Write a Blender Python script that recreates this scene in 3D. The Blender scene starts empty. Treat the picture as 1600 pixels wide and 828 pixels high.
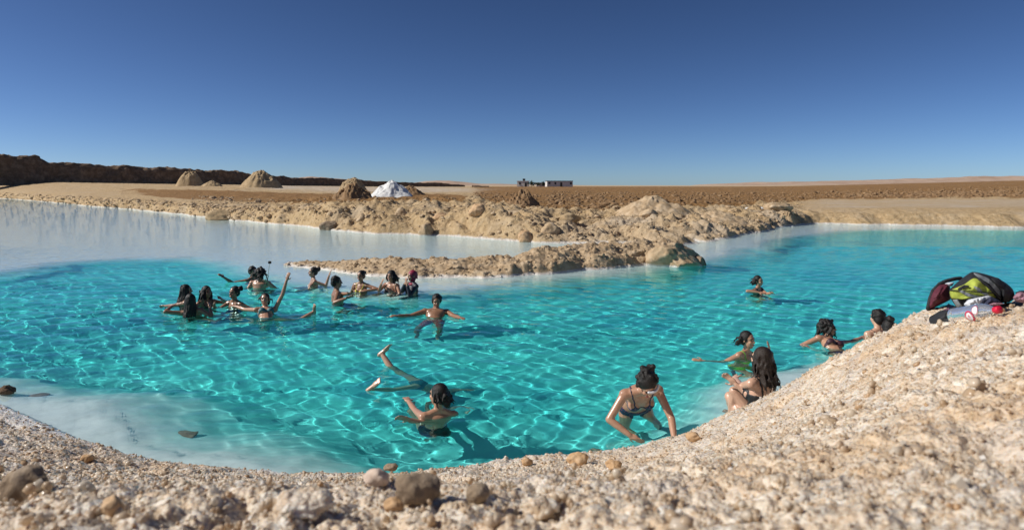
import bpy, bmesh, math, random
import numpy as np
from mathutils import Vector, Matrix
from mathutils.bvhtree import BVHTree

S = bpy.context.scene
C = S.collection
R = math.radians

# ------------------------------------------------------------------ camera
CAM_H, HOR, FPX = 2.4, 293.0, 1000.0          # eye height above the water, horizon row, focal length (photo px)
cam = bpy.data.cameras.new('camera'); cam_o = bpy.data.objects.new('camera', cam); C.objects.link(cam_o)
cam_o.location = (0, 0, CAM_H); cam_o.rotation_euler = (R(90), 0, 0)
cam.sensor_width = 36; cam.lens = 36*FPX/1600; cam.shift_y = -(414-HOR)/1600
cam.clip_start = .05; cam.clip_end = 20000
cam.dof.use_dof = True; cam.dof.focus_distance = 8.0; cam.dof.aperture_fstop = 3.6
S.camera = cam_o
# ------------------------------------------------------------------ sky and sun
SUN_EL = R(37); SUN_DIR = Vector((-1.0*math.cos(SUN_EL), -.05*math.cos(SUN_EL), math.sin(SUN_EL))).normalized()
w = bpy.data.worlds.new('World'); S.world = w; w.use_nodes = True
wn, wl = w.node_tree.nodes, w.node_tree.links
sky = wn.new('ShaderNodeTexSky'); sky.sky_type = 'NISHITA'; sky.sun_disc = False
sky.sun_elevation = SUN_EL; sky.sun_rotation = math.atan2(SUN_DIR.x, SUN_DIR.y)
sky.altitude = 1500; sky.air_density = .6; sky.dust_density = .85; sky.ozone_density = 4.0
gam = wn.new('ShaderNodeGamma'); gam.inputs[1].default_value = 1.29
wl.new(sky.outputs[0], gam.inputs[0]); wl.new(gam.outputs[0], wn['Background'].inputs[0])
wn['Background'].inputs[1].default_value = .05
sun = bpy.data.lights.new('sun', 'SUN'); sun_o = bpy.data.objects.new('sun', sun); C.objects.link(sun_o)
sun.energy = 5.0; sun.angle = R(.5); sun.color = (1, .95, .87)
sun_o.rotation_euler = SUN_DIR.to_track_quat('Z', 'Y').to_euler()
sun.cycles.is_caustics_light = True
S.view_settings.view_transform = 'Standard'; S.view_settings.look = 'None'
S.view_settings.exposure = 0; S.view_settings.gamma = 1
S.cycles.use_denoising = True; S.cycles.max_bounces = 8; S.cycles.diffuse_bounces = 3
S.cycles.transmission_bounces = 6; S.cycles.glossy_bounces = 3; S.cycles.sample_clamp_indirect = 6

# ------------------------------------------------------------------ helpers
def P(px, py, d): return np.array([(px-800)/FPX*d, d, CAM_H-(py-HOR)/FPX*d])
def W(px, py): return P(px, py, CAM_H*FPX/(py-HOR))
def V(*a): return np.array(a, float)
def unit(v): v = np.asarray(v, float); return v/(np.linalg.norm(v)+1e-12)
def sstep(a, b, x): t = np.clip((np.asarray(x, float)-a)/(b-a), 0, 1); return t*t*(3-2*t)

def hash2(ix, iy, s):
    h = (ix.astype(np.int64)*374761393 + iy.astype(np.int64)*668265263 + s*974634777) & 0x7fffffff
    h = ((h ^ (h >> 13))*1274126177) & 0x7fffffff
    return ((h ^ (h >> 16)) & 0xffff)/65535.0
def vnoise(x, y, s=0):
    ix, iy = np.floor(x), np.floor(y); fx, fy = x-ix, y-iy
    fx = fx*fx*fx*(fx*(fx*6-15)+10); fy = fy*fy*fy*(fy*(fy*6-15)+10)
    a, b, c, d = hash2(ix, iy, s), hash2(ix+1, iy, s), hash2(ix, iy+1, s), hash2(ix+1, iy+1, s)
    return (a+(b-a)*fx+(c-a)*fy+(a-b-c+d)*fx*fy)*2-1
def fbm(x, y, s=0, o=4, g=.5):
    t = 0; a = 1; n = 0
    for k in range(o):
        t = t+a*vnoise(x*2**k+7.3*k, y*2**k-3.1*k, s+k); n += a; a *= g
    return t/n
def worley(x, y, s=0):
    ix, iy = np.floor(x), np.floor(y); best = np.full(np.shape(x), 9.)
    for i in (-1, 0, 1):
        for j in (-1, 0, 1):
            cx, cy = ix+i, iy+j
            d = (cx+hash2(cx, cy, s)-x)**2+(cy+hash2(cx, cy, s+91)-y)**2
            best = np.minimum(best, d)
    return np.sqrt(best)

def mesh_raw(name, v, f, smooth=True):
    v = np.asarray(v, np.float32); f = np.asarray(f, np.int32); n = f.shape[1]
    me = bpy.data.meshes.new(name)
    me.vertices.add(len(v)); me.vertices.foreach_set('co', v.ravel())
    me.loops.add(f.size); me.loops.foreach_set('vertex_index', f.ravel())
    me.polygons.add(len(f)); me.polygons.foreach_set('loop_start', np.arange(0, f.size, n, dtype=np.int32))
    me.update(calc_edges=True)
    me.polygons.foreach_set('use_smooth', np.full(len(f), smooth))
    return me
def link(name, me, mat=None, parent=None):
    o = bpy.data.objects.new(name, me)
    if mat and me and not me.materials: me.materials.append(mat)
    C.objects.link(o)
    if parent: o.parent = parent
    return o
def grid_mesh(name, X, Y, Z, smooth=True):
    r, c = X.shape; i = np.arange(r*c).reshape(r, c)
    f = np.stack([i[:-1, :-1], i[:-1, 1:], i[1:, 1:], i[1:, :-1]], -1).reshape(-1, 4)
    return mesh_raw(name, np.stack([X, Y, Z], -1).reshape(-1, 3), f, smooth)
def attr(me, name, vals):
    a = me.attributes.new(name, 'FLOAT', 'POINT'); a.data.foreach_set('value', np.asarray(vals, np.float32).ravel())
def tag(o, label=None, cat=None, group=None, kind=None):
    if label: o['label'] = label
    if cat: o['category'] = cat
    if group: o['group'] = group
    if kind: o['kind'] = kind
    return o
def empty(name, loc=(0, 0, 0)):
    o = bpy.data.objects.new(name, None); o.location = [float(q) for q in loc]; o.empty_display_size = .1; C.objects.link(o); return o
def bvh_of(me):
    v = np.empty(len(me.vertices)*3, np.float32); me.vertices.foreach_get('co', v)
    return BVHTree.FromPolygons([tuple(q) for q in v.reshape(-1, 3).tolist()], [tuple(p.vertices) for p in me.polygons])
def verts_of(me):
    v = np.empty(len(me.vertices)*3, np.float32); me.vertices.foreach_get('co', v); return v.reshape(-1, 3)

# ------------------------------------------------------------------ materials
class NT:
    def __init__(s, name):
        s.m = bpy.data.materials.new(name); s.m.use_nodes = True; s.t = s.m.node_tree; s.p = s.t.nodes['Principled BSDF']; s.out = s.t.nodes['Material Output']
    def n(s, typ, **kw):
        o = s.t.nodes.new(typ)
        for k, v in kw.items():
            if k.startswith('i_'):
                key = k[2:]; o.inputs[int(key) if key.isdigit() else key].default_value = v
            else: setattr(o, k, v)
        return o
    def l(s, a, b): s.t.links.new(a, b)
    def noise(s, scale, detail=6, rough=.6, coord=None):
        n = s.n('ShaderNodeTexNoise', i_Scale=scale, i_Detail=detail, i_Roughness=rough)
        s.l(coord or s.pos(), n.inputs['Vector']); return n.outputs['Fac']
    def pos(s):
        if not hasattr(s, '_g'): s._g = s.n('ShaderNodeNewGeometry')
        return s._g.outputs['Position']
    def ramp(s, fac, stops):
        r = s.n('ShaderNodeValToRGB'); e = r.color_ramp.elements
        while len(e) < len(stops): e.new(.5)
        for q, (p, c) in zip(e, stops): q.position = p; q.color = (*c, 1) if len(c) == 3 else c
        s.l(fac, r.inputs[0]); return r.outputs[0]
    def mix(s, fac, a, b):
        m = s.n('ShaderNodeMix', data_type='RGBA')
        for k, v in ((0, fac), (6, a), (7, b)):
            if hasattr(v, 'is_linked'): s.l(v, m.inputs[k])
            else: m.inputs[k].default_value = v if k == 0 else (*v, 1)
        return m.outputs[2]
    def bump(s, h, strength=.5, dist=.02):
        b = s.n('ShaderNodeBump', i_Strength=strength, i_Distance=dist); s.l(h, b.inputs['Height']); s.l(b.outputs[0], s.p.inputs['Normal']); return b
    def base(s, c):
        if hasattr(c, 'is_linked'): s.l(c, s.p.inputs['Base Color'])
        else: s.p.inputs['Base Color'].default_value = (*c, 1)
    def attr(s, name): return s.n('ShaderNodeAttribute', attribute_name=name).outputs['Fac']
    def mapr(s, v, a, b, c=0, d=1):
        m = s.n('ShaderNodeMapRange', i_1=a, i_2=b, i_3=c, i_4=d); s.l(v, m.inputs[0]); return m.outputs[0]
    def z(s):
        x = s.n('ShaderNodeSeparateXYZ'); s.l(s.pos(), x.inputs[0]); return x.outputs[2]
    def math(s, op, a, b=None):
        m = s.n('ShaderNodeMath', operation=op)
        for k, v in ((0, a), (1, b)):
            if v is None: continue
            if hasattr(v, 'is_linked'): s.l(v, m.inputs[k])
            else: m.inputs[k].default_value = v
        return m.outputs[0]

def plain(name, col, rough=.6, spec=.5, vary=.15, scale=30, bump=0):
    t = NT(name); f = t.noise(scale, 4)
    t.base(t.ramp(f, [(.3, [c*(1-vary) for c in col]), (.7, [min(1, c*(1+vary)) for c in col])]))
    t.p.inputs['Roughness'].default_value = rough; t.p.inputs['Specular IOR Level'].default_value = spec
    if bump: t.bump(f, bump, .01)
    return t.m

def mat_salt_bank():
    t = NT('salt_bank'); big = t.noise(1.7, 5); mid = t.noise(7, 8, .7); fine = t.noise(130, 5, .7)
    def cells(scale):
        v = t.n('ShaderNodeTexVoronoi', i_Scale=scale); t.l(t.pos(), v.inputs['Vector']); x = t.n('ShaderNodeSeparateColor'); t.l(v.outputs['Color'], x.inputs[0]); return x.outputs[0], v.outputs['Distance']
    c1, d1 = cells(34.0); c2, d2 = cells(85.0)
    c = t.ramp(c1, [(0, (.55, .405, .265)), (.3, (.67, .53, .385)), (.7, (.73, .61, .475)), (1, (.81, .74, .64))])
    c = t.mix(t.mapr(c2, .55, 1, 0, .6), c, (.73, .66, .55)); c = t.mix(t.mapr(c2, .22, 0, 0, .5), c, (.50, .32, .15))
    c = t.mix(t.mapr(big, .50, .66, 0, .7), c, t.ramp(mid, [(.35, (.50, .30, .14)), (.65, (.68, .50, .31))]))
    c = t.mix(t.mapr(t.noise(2.6, 4), .52, .64, 0, .6), c, (.60, .54, .48))
    c = t.mix(t.mapr(mid, .44, .3, 0, .55), c, (.46, .38, .30))
    c = t.mix(t.mapr(t.z(), .03, .14, 1, 0), c, (.82, .80, .76))
    t.base(c); t.p.inputs['Roughness'].default_value = .42
    t.p.inputs['Subsurface Weight'].default_value = .45; t.p.inputs['Subsurface Radius'].default_value = (1, .75, .5); t.p.inputs['Subsurface Scale'].default_value = .012
    h = t.math('ADD', t.math('MULTIPLY', d1, -1.0), t.math('ADD', t.math('MULTIPLY', d2, -.5), t.math('MULTIPLY', fine, .35)))
    t.bump(h, .9, .014); return t.m
def mat_crystal():
    t = NT('salt_crystal'); g = t.n('ShaderNodeNewGeometry'); oi = t.n('ShaderNodeObjectInfo')
    r = t.math('FRACT', t.math('ADD', g.outputs['Random Per Island'], oi.outputs['Random']))
    big = t.noise(1.7, 5)
    c = t.ramp(r, [(0, (.62, .47, .31)), (.25, (.71, .57, .415)), (.55, (.76, .645, .50)), (.85, (.83, .77, .67)), (1, (.66, .44, .24))])
    c = t.mix(t.mapr(big, .5, .68, 0, .55), c, t.ramp(r, [(0, (.52, .32, .15)), (.6, (.68, .50, .32)), (1, (.75, .63, .47))]))
    t.base(c); t.p.inputs['Roughness'].default_value = .22
    t.p.inputs['Subsurface Weight'].default_value = 0
    tr = t.n('ShaderNodeBsdfTranslucent'); t.l(c, tr.inputs[0]); mx = t.n('ShaderNodeMixShader', i_0=.48)
    t.l(t.p.outputs[0], mx.inputs[1]); t.l(tr.outputs[0], mx.inputs[2]); t.l(mx.outputs[0], t.out.inputs[0]); return t.m
def mat_flake():
    t = NT('salt_flake'); g = t.n('ShaderNodeNewGeometry'); c = t.ramp(g.outputs['Random Per Island'], [(0, (.66, .55, .42)), (.5, (.76, .68, .57)), (1, (.84, .80, .74))])
    t.base(c); t.p.inputs['Roughness'].default_value = .10; t.p.inputs['Specular IOR Level'].default_value = .7; 
    tr = t.n('ShaderNodeBsdfTranslucent'); t.l(c, tr.inputs[0]); mx = t.n('ShaderNodeMixShader', i_0=.35)
    t.l(t.p.outputs[0], mx.inputs[1]); t.l(tr.outputs[0], mx.inputs[2]); t.l(mx.outputs[0], t.out.inputs[0]); return t.m
def mat_land():
    t = NT('desert_land'); a = t.noise(.35, 8, .65); b = t.noise(3.2, 8, .7); c3 = t.noise(.06, 5)
    sand = t.ramp(b, [(.3, (.33, .22, .11)), (.5, (.50, .355, .195)), (.7, (.60, .46, .285))])
    sand = t.mix(t.mapr(a, .5, .68, 0, .5), sand, (.50, .42, .32))
    field = t.ramp(b, [(.32, (.17, .085, .03)), (.55, (.30, .17, .068)), (.75, (.42, .27, .14))])
    field = t.mix(t.mapr(c3, .55, .7, 0, .45), field, (.36, .25, .13))
    fm = t.math('ADD', t.attr('field'), t.mapr(a, .3, .7, -.25, .25))
    c = t.mix(t.mapr(fm, .42, .58), sand, field)
    c = t.mix(t.math('MULTIPLY', t.attr('pale'), t.mapr(a, .38, .6, .25, 1)), c, (.58, .52, .45))
    c = t.mix(t.mapr(t.math('ADD', t.z(), t.mapr(b, .3, .7, -.05, .05)), .02, .09, 1, 0), c, (.74, .70, .64))
    t.base(c); t.p.inputs['Roughness'].default_value = .9; t.p.inputs['Specular IOR Level'].default_value = .2
    t.bump(b, 1.0, .2); return t.m
def mat_earth(name, lo, mid, hi, scale=2.5, dist=.1, rim=True):
    t = NT(name); b = t.noise(scale, 9, .7); a = t.noise(scale*.2, 4)
    c = t.ramp(b, [(.3, lo), (.5, mid), (.7, hi)])
    c = t.mix(t.mapr(a, .5, .7, 0, .4), c, [q*1.25 for q in mid])
    if rim: c = t.mix(t.mapr(t.math('ADD', t.z(), t.mapr(b, .3, .7, -.04, .04)), .01, .07, 1, 0), c, (.76, .72, .66))
    t.base(c); t.p.inputs['Roughness'].default_value = .9; t.p.inputs['Specular IOR Level'].default_value = .2
    t.bump(b, .7, dist); return t.m
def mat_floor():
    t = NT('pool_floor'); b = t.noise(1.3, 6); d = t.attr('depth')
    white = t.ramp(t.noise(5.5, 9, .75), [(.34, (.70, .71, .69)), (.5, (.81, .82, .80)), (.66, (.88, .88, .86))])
    teal = t.ramp(b, [(.3, (.15, .58, .55)), (.7, (.23, .73, .69))])  # teal painted onto the white floor for the light deep water absorbs
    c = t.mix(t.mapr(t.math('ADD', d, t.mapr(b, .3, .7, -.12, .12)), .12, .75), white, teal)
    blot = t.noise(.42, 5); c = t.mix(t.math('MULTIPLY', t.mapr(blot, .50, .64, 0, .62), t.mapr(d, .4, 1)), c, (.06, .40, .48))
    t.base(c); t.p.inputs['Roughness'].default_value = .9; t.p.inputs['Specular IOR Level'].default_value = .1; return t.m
def mat_water():
    t = NT('water'); t.t.nodes.remove(t.p)
    d = t.attr('depth'); tint = t.mix(t.mapr(d, .1, .9), (.90, .985, 1), (.60, .98, .98))  # surface tint set by depth, standing in for absorption within the water
    rf = t.n('ShaderNodeBsdfGlass', i_Roughness=0, i_IOR=1.33); t.l(tint, rf.inputs['Color'])
    mp = t.n('ShaderNodeMapping'); mp.inputs['Scale'].default_value = (1.0, .8, 1); t.l(t.pos(), mp.inputs['Vector'])
    nz = t.noise(2.6, 5, .6, mp.outputs[0]); bp_ = t.n('ShaderNodeBump', i_Distance=.09); t.l(nz, bp_.inputs['Height']); t.l(t.math('MULTIPLY', t.attr('chop'), .5), bp_.inputs['Strength']); t.l(bp_.outputs[0], rf.inputs['Normal'])
    t.l(rf.outputs[0], t.out.inputs[0]); return t.m
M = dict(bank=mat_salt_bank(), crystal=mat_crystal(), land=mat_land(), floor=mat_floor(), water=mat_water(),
         flake=mat_flake(), berm=mat_earth('berm_earth', (.10, .065, .04), (.19, .125, .078), (.33, .23, .15), .7, .5, False),
         pen=mat_earth('peninsula_crust', (.25, .165, .09), (.45, .33, .205), (.60, .48, .34), 3, .10),
         rock=mat_earth('rock', (.13, .09, .06), (.27, .20, .135), (.44, .35, .26), 9, .03, False),
         orange_rock=mat_earth('orange_rock', (.34, .20, .10), (.52, .34, .19), (.66, .50, .34), 14, .02, False),
         pink_rock=mat_earth('pink_rock', (.46, .35, .27), (.60, .47, .38), (.68, .58, .50), 18, .015, False),
         mound=mat_earth('mound_sand', (.28, .19, .10), (.40, .29, .165), (.50, .38, .24), 1.6, .15, False),
         mound_b=mat_earth('mound_brown', (.15, .085, .04), (.25, .155, .08), (.36, .25, .15), 2.0, .15, False),
         salt=mat_earth('salt_pile', (.55, .54, .52), (.72, .72, .70), (.80, .80, .79), 3, .1, False),
         hill=mat_earth('hill', (.34, .23, .165), (.44, .315, .235), (.52, .40, .30), .02, 3, False))

# ================================================================== SETTING
# ---- pool outline: inside it the floor falls away, outside lies the shallow salt shelf
def poly_sd(X, Y, pts):                                   # signed distance, > 0 inside
    pts = np.asarray(pts); x, y = X.ravel(), Y.ravel(); best = np.full(x.shape, 1e9); ins = np.zeros(x.shape, bool)
    for (x0, y0), (x1, y1) in zip(pts, np.roll(pts, -1, 0)):
        dx, dy = x1-x0, y1-y0; t = np.clip(((x-x0)*dx+(y-y0)*dy)/(dx*dx+dy*dy+1e-9), 0, 1)
        best = np.minimum(best, (x-x0-t*dx)**2+(y-y0-t*dy)**2)
        c = ((y0 > y) != (y1 > y)); ins ^= c & (x < (x1-x0)*(y-y0)/(y1-y0+1e-12)+x0)
    return (np.sqrt(best)*np.where(ins, 1, -1)).reshape(X.shape)
deep_px = [(-500, 520), (-350, 450), (-100, 436), (0, 424), (100, 409), (200, 403), (300, 402), (365, 408), (420, 424), (480, 440), (560, 452), (640, 460), (705, 452), (800, 441), (900, 431), (1000, 420),
           (1090, 409), (1150, 392), (1210, 373), (1290, 361), (1400, 357.5), (1600, 359), (2000, 362)]
DEEP = [W(*q)[:2] for q in deep_px]+[V(40, 22), V(16, 14.5), V(9, 11.2), V(6.6, 9.9), V(5, 9.3), V(3.9, 8.5), V(3.0, 7.8)] + \
       [W(*q)[:2] for q in [(1120, 652), (1040, 684), (950, 700), (800, 714), (700, 728), (560, 736), (460, 726), (350, 706), (240, 684), (180, 652), (150, 628), (60, 612), (0, 598), (-300, 570)]]
def floor_depth(X, Y):
    wob = .35*fbm(X*.9, Y*.9, 5, 4)*np.clip(Y/9, .35, 1.6)+.05*fbm(X*4, Y*4, 15, 3)*sstep(12, 8, Y)
    sd = poly_sd(X, Y, DEEP)+wob
    wid = np.clip(Y*.11, .55, 2.0)+.6*sstep(-.8, -2.4, X)*sstep(9.5, 7.5, Y)+.35*sstep(10, 8, Y)
    deep = 1.15+.22*fbm(X*.35, Y*.35, 11, 3)
    dep = .05+(deep-.05)*np.clip(sd/wid+.12, 0, 1)**1.25
    return dep+.05*fbm(X*1.7, Y*1.7, 3, 3)*sstep(.1, .6, dep)+.012*fbm(X*4, Y*4, 8, 3)+sstep(10, 8.5, Y)*sstep(.5, -.1, sd)*.018*fbm(X*7, Y*7, 17, 4), sd
u_in = np.linspace(-1.05, 1.05, 640)
u_all = np.concatenate([np.linspace(-2.2, -1.06, 40), u_in, np.linspace(1.06, 2.2, 40)])
def pgrid(u, d0, d1, n):
    d = np.exp(np.linspace(math.log(d0), math.log(d1), n)); U, D = np.meshgrid(u, d); return U*D, D
X, Y = pgrid(u_all[::3], 3.0, 420, 460); dep, sd = floor_depth(X, Y)
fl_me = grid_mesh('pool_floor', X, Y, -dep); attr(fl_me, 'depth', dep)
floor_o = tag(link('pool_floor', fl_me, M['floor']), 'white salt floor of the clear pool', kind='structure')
drow = np.concatenate([np.exp(np.linspace(math.log(3), math.log(4.6), 25, endpoint=False)), np.exp(np.linspace(math.log(4.6), math.log(26), 400, endpoint=False)), np.exp(np.linspace(math.log(26), math.log(420), 140))])
U_, Y = np.meshgrid(u_all, drow); X = U_*Y; dep, sd = floor_depth(X, Y)
rng = np.random.default_rng(4); Z = np.zeros_like(X)
amp = (.2+.80*sstep(-.6, 1.0, sd))*(.86+.55*fbm(X*.22, Y*.22, 66, 3))
cell = np.where(Y < 26, Y*.0045, Y*.02)
for k in range(90):
    lam = .105*(9**rng.random()); th = rng.random()*6.283; K = 2*math.pi/lam
    if abs(math.sin(th)) < .4: th += .8
    fade = np.clip(lam/(cell*3.2)-.35, 0, 1)
    wx = X+.25*np.sin(Y*.7+k); wy = Y+.25*np.sin(X*.6+2*k)
    Z += fade*amp*(.0110/K)*np.sin(K*(wx*math.cos(th)+wy*math.sin(th))+rng.random()*6.28)
for px, row in [(291, 487), (298, 488), (323, 479), (366, 480), (416, 487), (396, 437), (407, 450), (491, 448), (520, 473), (564, 455), (612, 455), (644, 459), (682, 497), (614, 575), (607, 598), (690, 662), (1160, 562), (1186, 458), (1300, 548), (1000, 662), (486, 490)]:
    q = W(px, row); rr_ = np.hypot(X-q[0], (Y-q[1])*1.0); Z += .0045*np.exp(-rr_/.75)*sstep(0, .3, rr_)*np.sin(rr_*21+px)*np.clip(.3/np.maximum(cell*6, .05), 0, 1)
wa_me = grid_mesh('water', X, Y, Z); attr(wa_me, 'depth', dep); attr(wa_me, 'chop', sstep(9, 30, Y))
water_o = tag(link('water', wa_me, M['water']), 'clear turquoise salt water rippling over a white floor', kind='structure')
water_o.cycles.is_caustics_caster = True; floor_o.cycles.is_caustics_receiver = True
def floor_z(x, y): return -float(floor_depth(np.array([[x]]), np.array([[y]]))[0][0, 0])

# ---- near salt bank: smooth surface through surveyed points, then lumps
SHORE = [V(-16, 10.5), V(-11.5, 9), V(-8.1, 8.1)]+[W(*q)[:2] for q in [(0, 632), (130, 690), (250, 722), (400, 737), (560, 744), (700, 735), (800, 717), (960, 704), (1060, 686)]] + \
        [V(2.05, 6.32), V(2.55, 6.15), V(3.1, 6.7), V(3.8, 7.5), V(4.9, 8.2), V(6.5, 8.7), V(9, 9.6), V(14, 12), V(25, 17)]
LANDPOLY = SHORE+[V(40, 17), V(40, -8), V(-40, -8), V(-40, 10.5)]
ctl = [(*q, 0) for q in SHORE]
for q in [(0, 828, 1.2), (0, 742, 3.0), (0, 680, 5), (-400, 828, 1.3), (-400, 700, 4), (250, 828, 1.2), (250, 778, 2.9), (250, 745, 4.2), (500, 828, 1.2), (500, 782, 2.6), (500, 757, 4), (800, 828, 1.15), (800, 775, 2.6), (800, 740, 4.2),
          (1000, 828, 1.1), (1000, 757, 2.7), (1000, 718, 4.6), (1120, 828, 1.1), (1120, 725, 2.8), (1120, 664, 5.2), (1185, 638, 5.6), (1230, 614, 5.2), (1230, 700, 2.5), (1230, 828, 1.05), (1275, 594, 4.9), (1320, 558, 4.6), (1360, 539, 4.4), (1395, 529, 4.25), (1437, 501, 4.0), (1400, 640, 2.0), (1400, 828, 1.0),
          (1465, 487, 3.85), (1485, 480, 3.72), (1510, 481, 3.7), (1550, 481, 3.6), (1600, 474, 3.55), (1530, 506, 3.25), (1590, 500, 3.1), (1600, 600, 1.7), (1600, 828, .9), (1390, 566, 3.2), (1390, 606, 2.5), (1340, 604, 3.2), (1437, 546, 3.1), (1290, 640, 3.2), (1230, 655, 3.6), (1480, 520, 3.0), (2000, 440, 3.3), (2000, 650, 1.4)]:
    ctl.append(tuple(P(*q)))
ctl += [(2.46, 6.42, -.12), (0, -1, 1.85), (3, -1, 1.95), (-3, -1, 1.8), (-6, 2, 1.4), (4.6, 6.0, .75), (6.2, 6.4, .95), (7, 4, 1.75), (5, 3, 1.9), (9, 7, 1.0), (0, .4, 1.82), (12, 5, 1.8), (3.0, 5.6, .55), (-10, 4, 1.0)]
ctl = np.array(ctl)
def tps_fit(p, z, lam=1e-3):
    n = len(p); r2 = ((p[:, None]-p[None])**2).sum(-1); K = .5*r2*np.log(r2+1e-12)
    A = np.zeros((n+3, n+3)); A[:n, :n] = K+lam*np.eye(n); A[:n, n] = 1; A[:n, n+1:] = p; A[n, :n] = 1; A[n+1:, :n] = p.T
    return np.linalg.solve(A, np.concatenate([z, [0, 0, 0]]))
tw = tps_fit(ctl[:, :2], ctl[:, 2])
def tps(X, Y):
    o = tw[-3]+tw[-2]*X+tw[-1]*Y
    for (cx, cy, _), wk in zip(ctl, tw):
        r2 = (X-cx)**2+(Y-cy)**2; o = o+wk*.5*r2*np.log(r2+1e-12)
    return o
def bank_z(X, Y, detail=True):
    sd = poly_sd(X, Y, LANDPOLY); Z = tps(X, Y)
    Z = np.where(sd < 0, np.minimum(Z, 1.7*sd), Z)
    if detail:
        k = sstep(-.3, .35, sd)
        Z = Z+k*(.040*fbm(X*2.2, Y*2.2, 21, 4)+.055*(.35-worley(X*4.3, Y*4.3, 2)**2)+.034*(.35-worley(X*11, Y*11, 7)**2)+.019*(.35-worley(X*27, Y*27, 9)**2)+.007*(.35-worley(X*60, Y*60, 19)**2)+.005*fbm(X*50, Y*50, 4, 2))
        Z = Z+(1-k)*.02*fbm(X*5, Y*5, 6, 3)
    return Z
ub = np.concatenate([np.linspace(-3, -1.06, 60), np.linspace(-1.05, 1.05, 560), np.linspace(1.06, 3, 60)])
X, Y = pgrid(ub, .45, 11, 330); bank_me = grid_mesh('salt_bank', X, Y, bank_z(X, Y))
bank_o = tag(link('salt_bank', bank_me, M['bank']), 'sloping bank of coarse pale salt crystals', kind='structure')
bank_o.cycles.is_caustics_receiver = True
def bz(x, y): return float(bank_z(np.array([[x]]), np.array([[y]]), False)[0, 0])
BANKV = verts_of(bank_me).reshape(330, len(ub), 3)

# ---- crystals on the bank
def ico(jit, sub, seed):
    bm = bmesh.new(); bmesh.ops.create_icosphere(bm, subdivisions=sub, radius=1); r = np.random.default_rng(seed)
    v = np.array([q.co[:] for q in bm.verts]); f = np.array([[q.index for q in p.verts] for p in bm.faces]); bm.free()
    return v*(1+r.normal(0, jit, (len(v), 1)))*r.uniform(.7, 1.2, 3), f
def cubey(seed):
    r = np.random.default_rng(seed)
    v = np.array([[x, y, z] for x in (-1, 1) for y in (-1, 1) for z in (-1, 1)], float)*r.uniform(.55, 1, 3)+r.normal(0, .16, (8, 3))
    q = [(0, 1, 3, 2), (4, 6, 7, 5), (0, 4, 5, 1), (2, 3, 7, 6), (0, 2, 6, 4), (1, 5, 7, 3)]
    return v, np.array([t for a, b, c, d in q for t in ((a, b, c), (a, c, d))])
def rand_rot(r, n):
    q = r.normal(size=(n, 4)); q /= np.linalg.norm(q, axis=1)[:, None]; a, b, c, d = q.T
    return np.stack([1-2*(c*c+d*d), 2*(b*c-a*d), 2*(b*d+a*c), 2*(b*c+a*d), 1-2*(b*b+d*d), 2*(c*d-a*b), 2*(b*d-a*c), 2*(c*d+a*b), 1-2*(b*b+c*c)], -1).reshape(n, 3, 3)
def scatter(name, pts, size, shapes, seed, smooth=False, squash=None):
    r = np.random.default_rng(seed); vs, fs, off = [], [], 0; pick = r.integers(0, len(shapes), len(pts))
    for k, (sv, sf) in enumerate(shapes):
        idx = np.where(pick == k)[0]
        if not len(idx): continue
        rot = rand_rot(r, len(idx)); v = np.einsum('nij,kj->nki', rot, sv)*size[idx][:, None, None]
        if squash: v[..., 2] *= squash
        v = v+pts[idx][:, None, :]; n = len(sv)
        vs.append(v.reshape(-1, 3)); fs.append((sf[None]+(np.arange(len(idx))*n)[:, None, None]+off).reshape(-1, 3)); off += n*len(idx)
    return mesh_raw(name, np.concatenate(vs), np.concatenate(fs), smooth)
def icosa(seed):
    r = np.random.default_rng(seed); g = (1+5**.5)/2
    v = np.array([(-1, g, 0), (1, g, 0), (-1, -g, 0), (1, -g, 0), (0, -1, g), (0, 1, g), (0, -1, -g), (0, 1, -g), (g, 0, -1), (g, 0, 1), (-g, 0, -1), (-g, 0, 1)])/1.9
    f = np.array([(0, 11, 5), (0, 5, 1), (0, 1, 7), (0, 7, 10), (0, 10, 11), (1, 5, 9), (5, 11, 4), (11, 10, 2), (10, 7, 6), (7, 1, 8), (3, 9, 4), (3, 4, 2), (3, 2, 6), (3, 6, 8), (3, 8, 9), (4, 9, 5), (2, 4, 11), (6, 2, 10), (8, 6, 7), (9, 8, 1)])
    return v*r.uniform(.75, 1.15, (12, 1))*r.uniform(.7, 1.2, 3), f
SHAPES = [cubey(50)]+[icosa(k) for k in range(8)]
r = np.random.default_rng(77)
def bank_points(n, pxlo=-150, pxhi=1750, r=r, dmax=9, dmin=.6):
    ri = r.integers(0, 330, n*3); ci = r.integers(60, 620, n*3); p = BANKV[ri, ci]+r.normal(0, .004, (n*3, 3))
    s = poly_sd(p[:, :1], p[:, 1:2], LANDPOLY)[:, 0]
    ok = (s > -.02) & (p[:, 1] > dmin) & (p[:, 1] < dmax); return p[ok][:n]
pts = bank_points(58000); d = pts[:, 1]
size = np.clip(np.exp(r.normal(0, .45, len(pts)))*.0036*d**.5, .002, .016)*(1+.9*np.clip(fbm(pts[:, 0]*1.3, pts[:, 1]*1.3, 40, 3)*1.5, 0, 1))
pts[:, 2] -= size*.55
cr_me = scatter('salt_grains', pts, size*np.clip(d/3.2, .68, 1), SHAPES, 5, smooth=True)
tag(link('salt_grains', cr_me, M['crystal']), 'loose glittering salt grains covering the near bank', kind='stuff')
gp = bank_points(3500, r=np.random.default_rng(31)); gs = np.clip(np.exp(np.random.default_rng(32).normal(0, .4, len(gp)))*.0030*gp[:, 1]**.5, .0025, .009); gp[:, 2] += gs*.1
tag(link('salt_flakes', scatter('salt_flakes', gp, gs, [cubey(k) for k in range(8)], 33), M['flake']), 'clear sharp salt flakes glinting on the near bank', kind='stuff')
cmes = []
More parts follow.
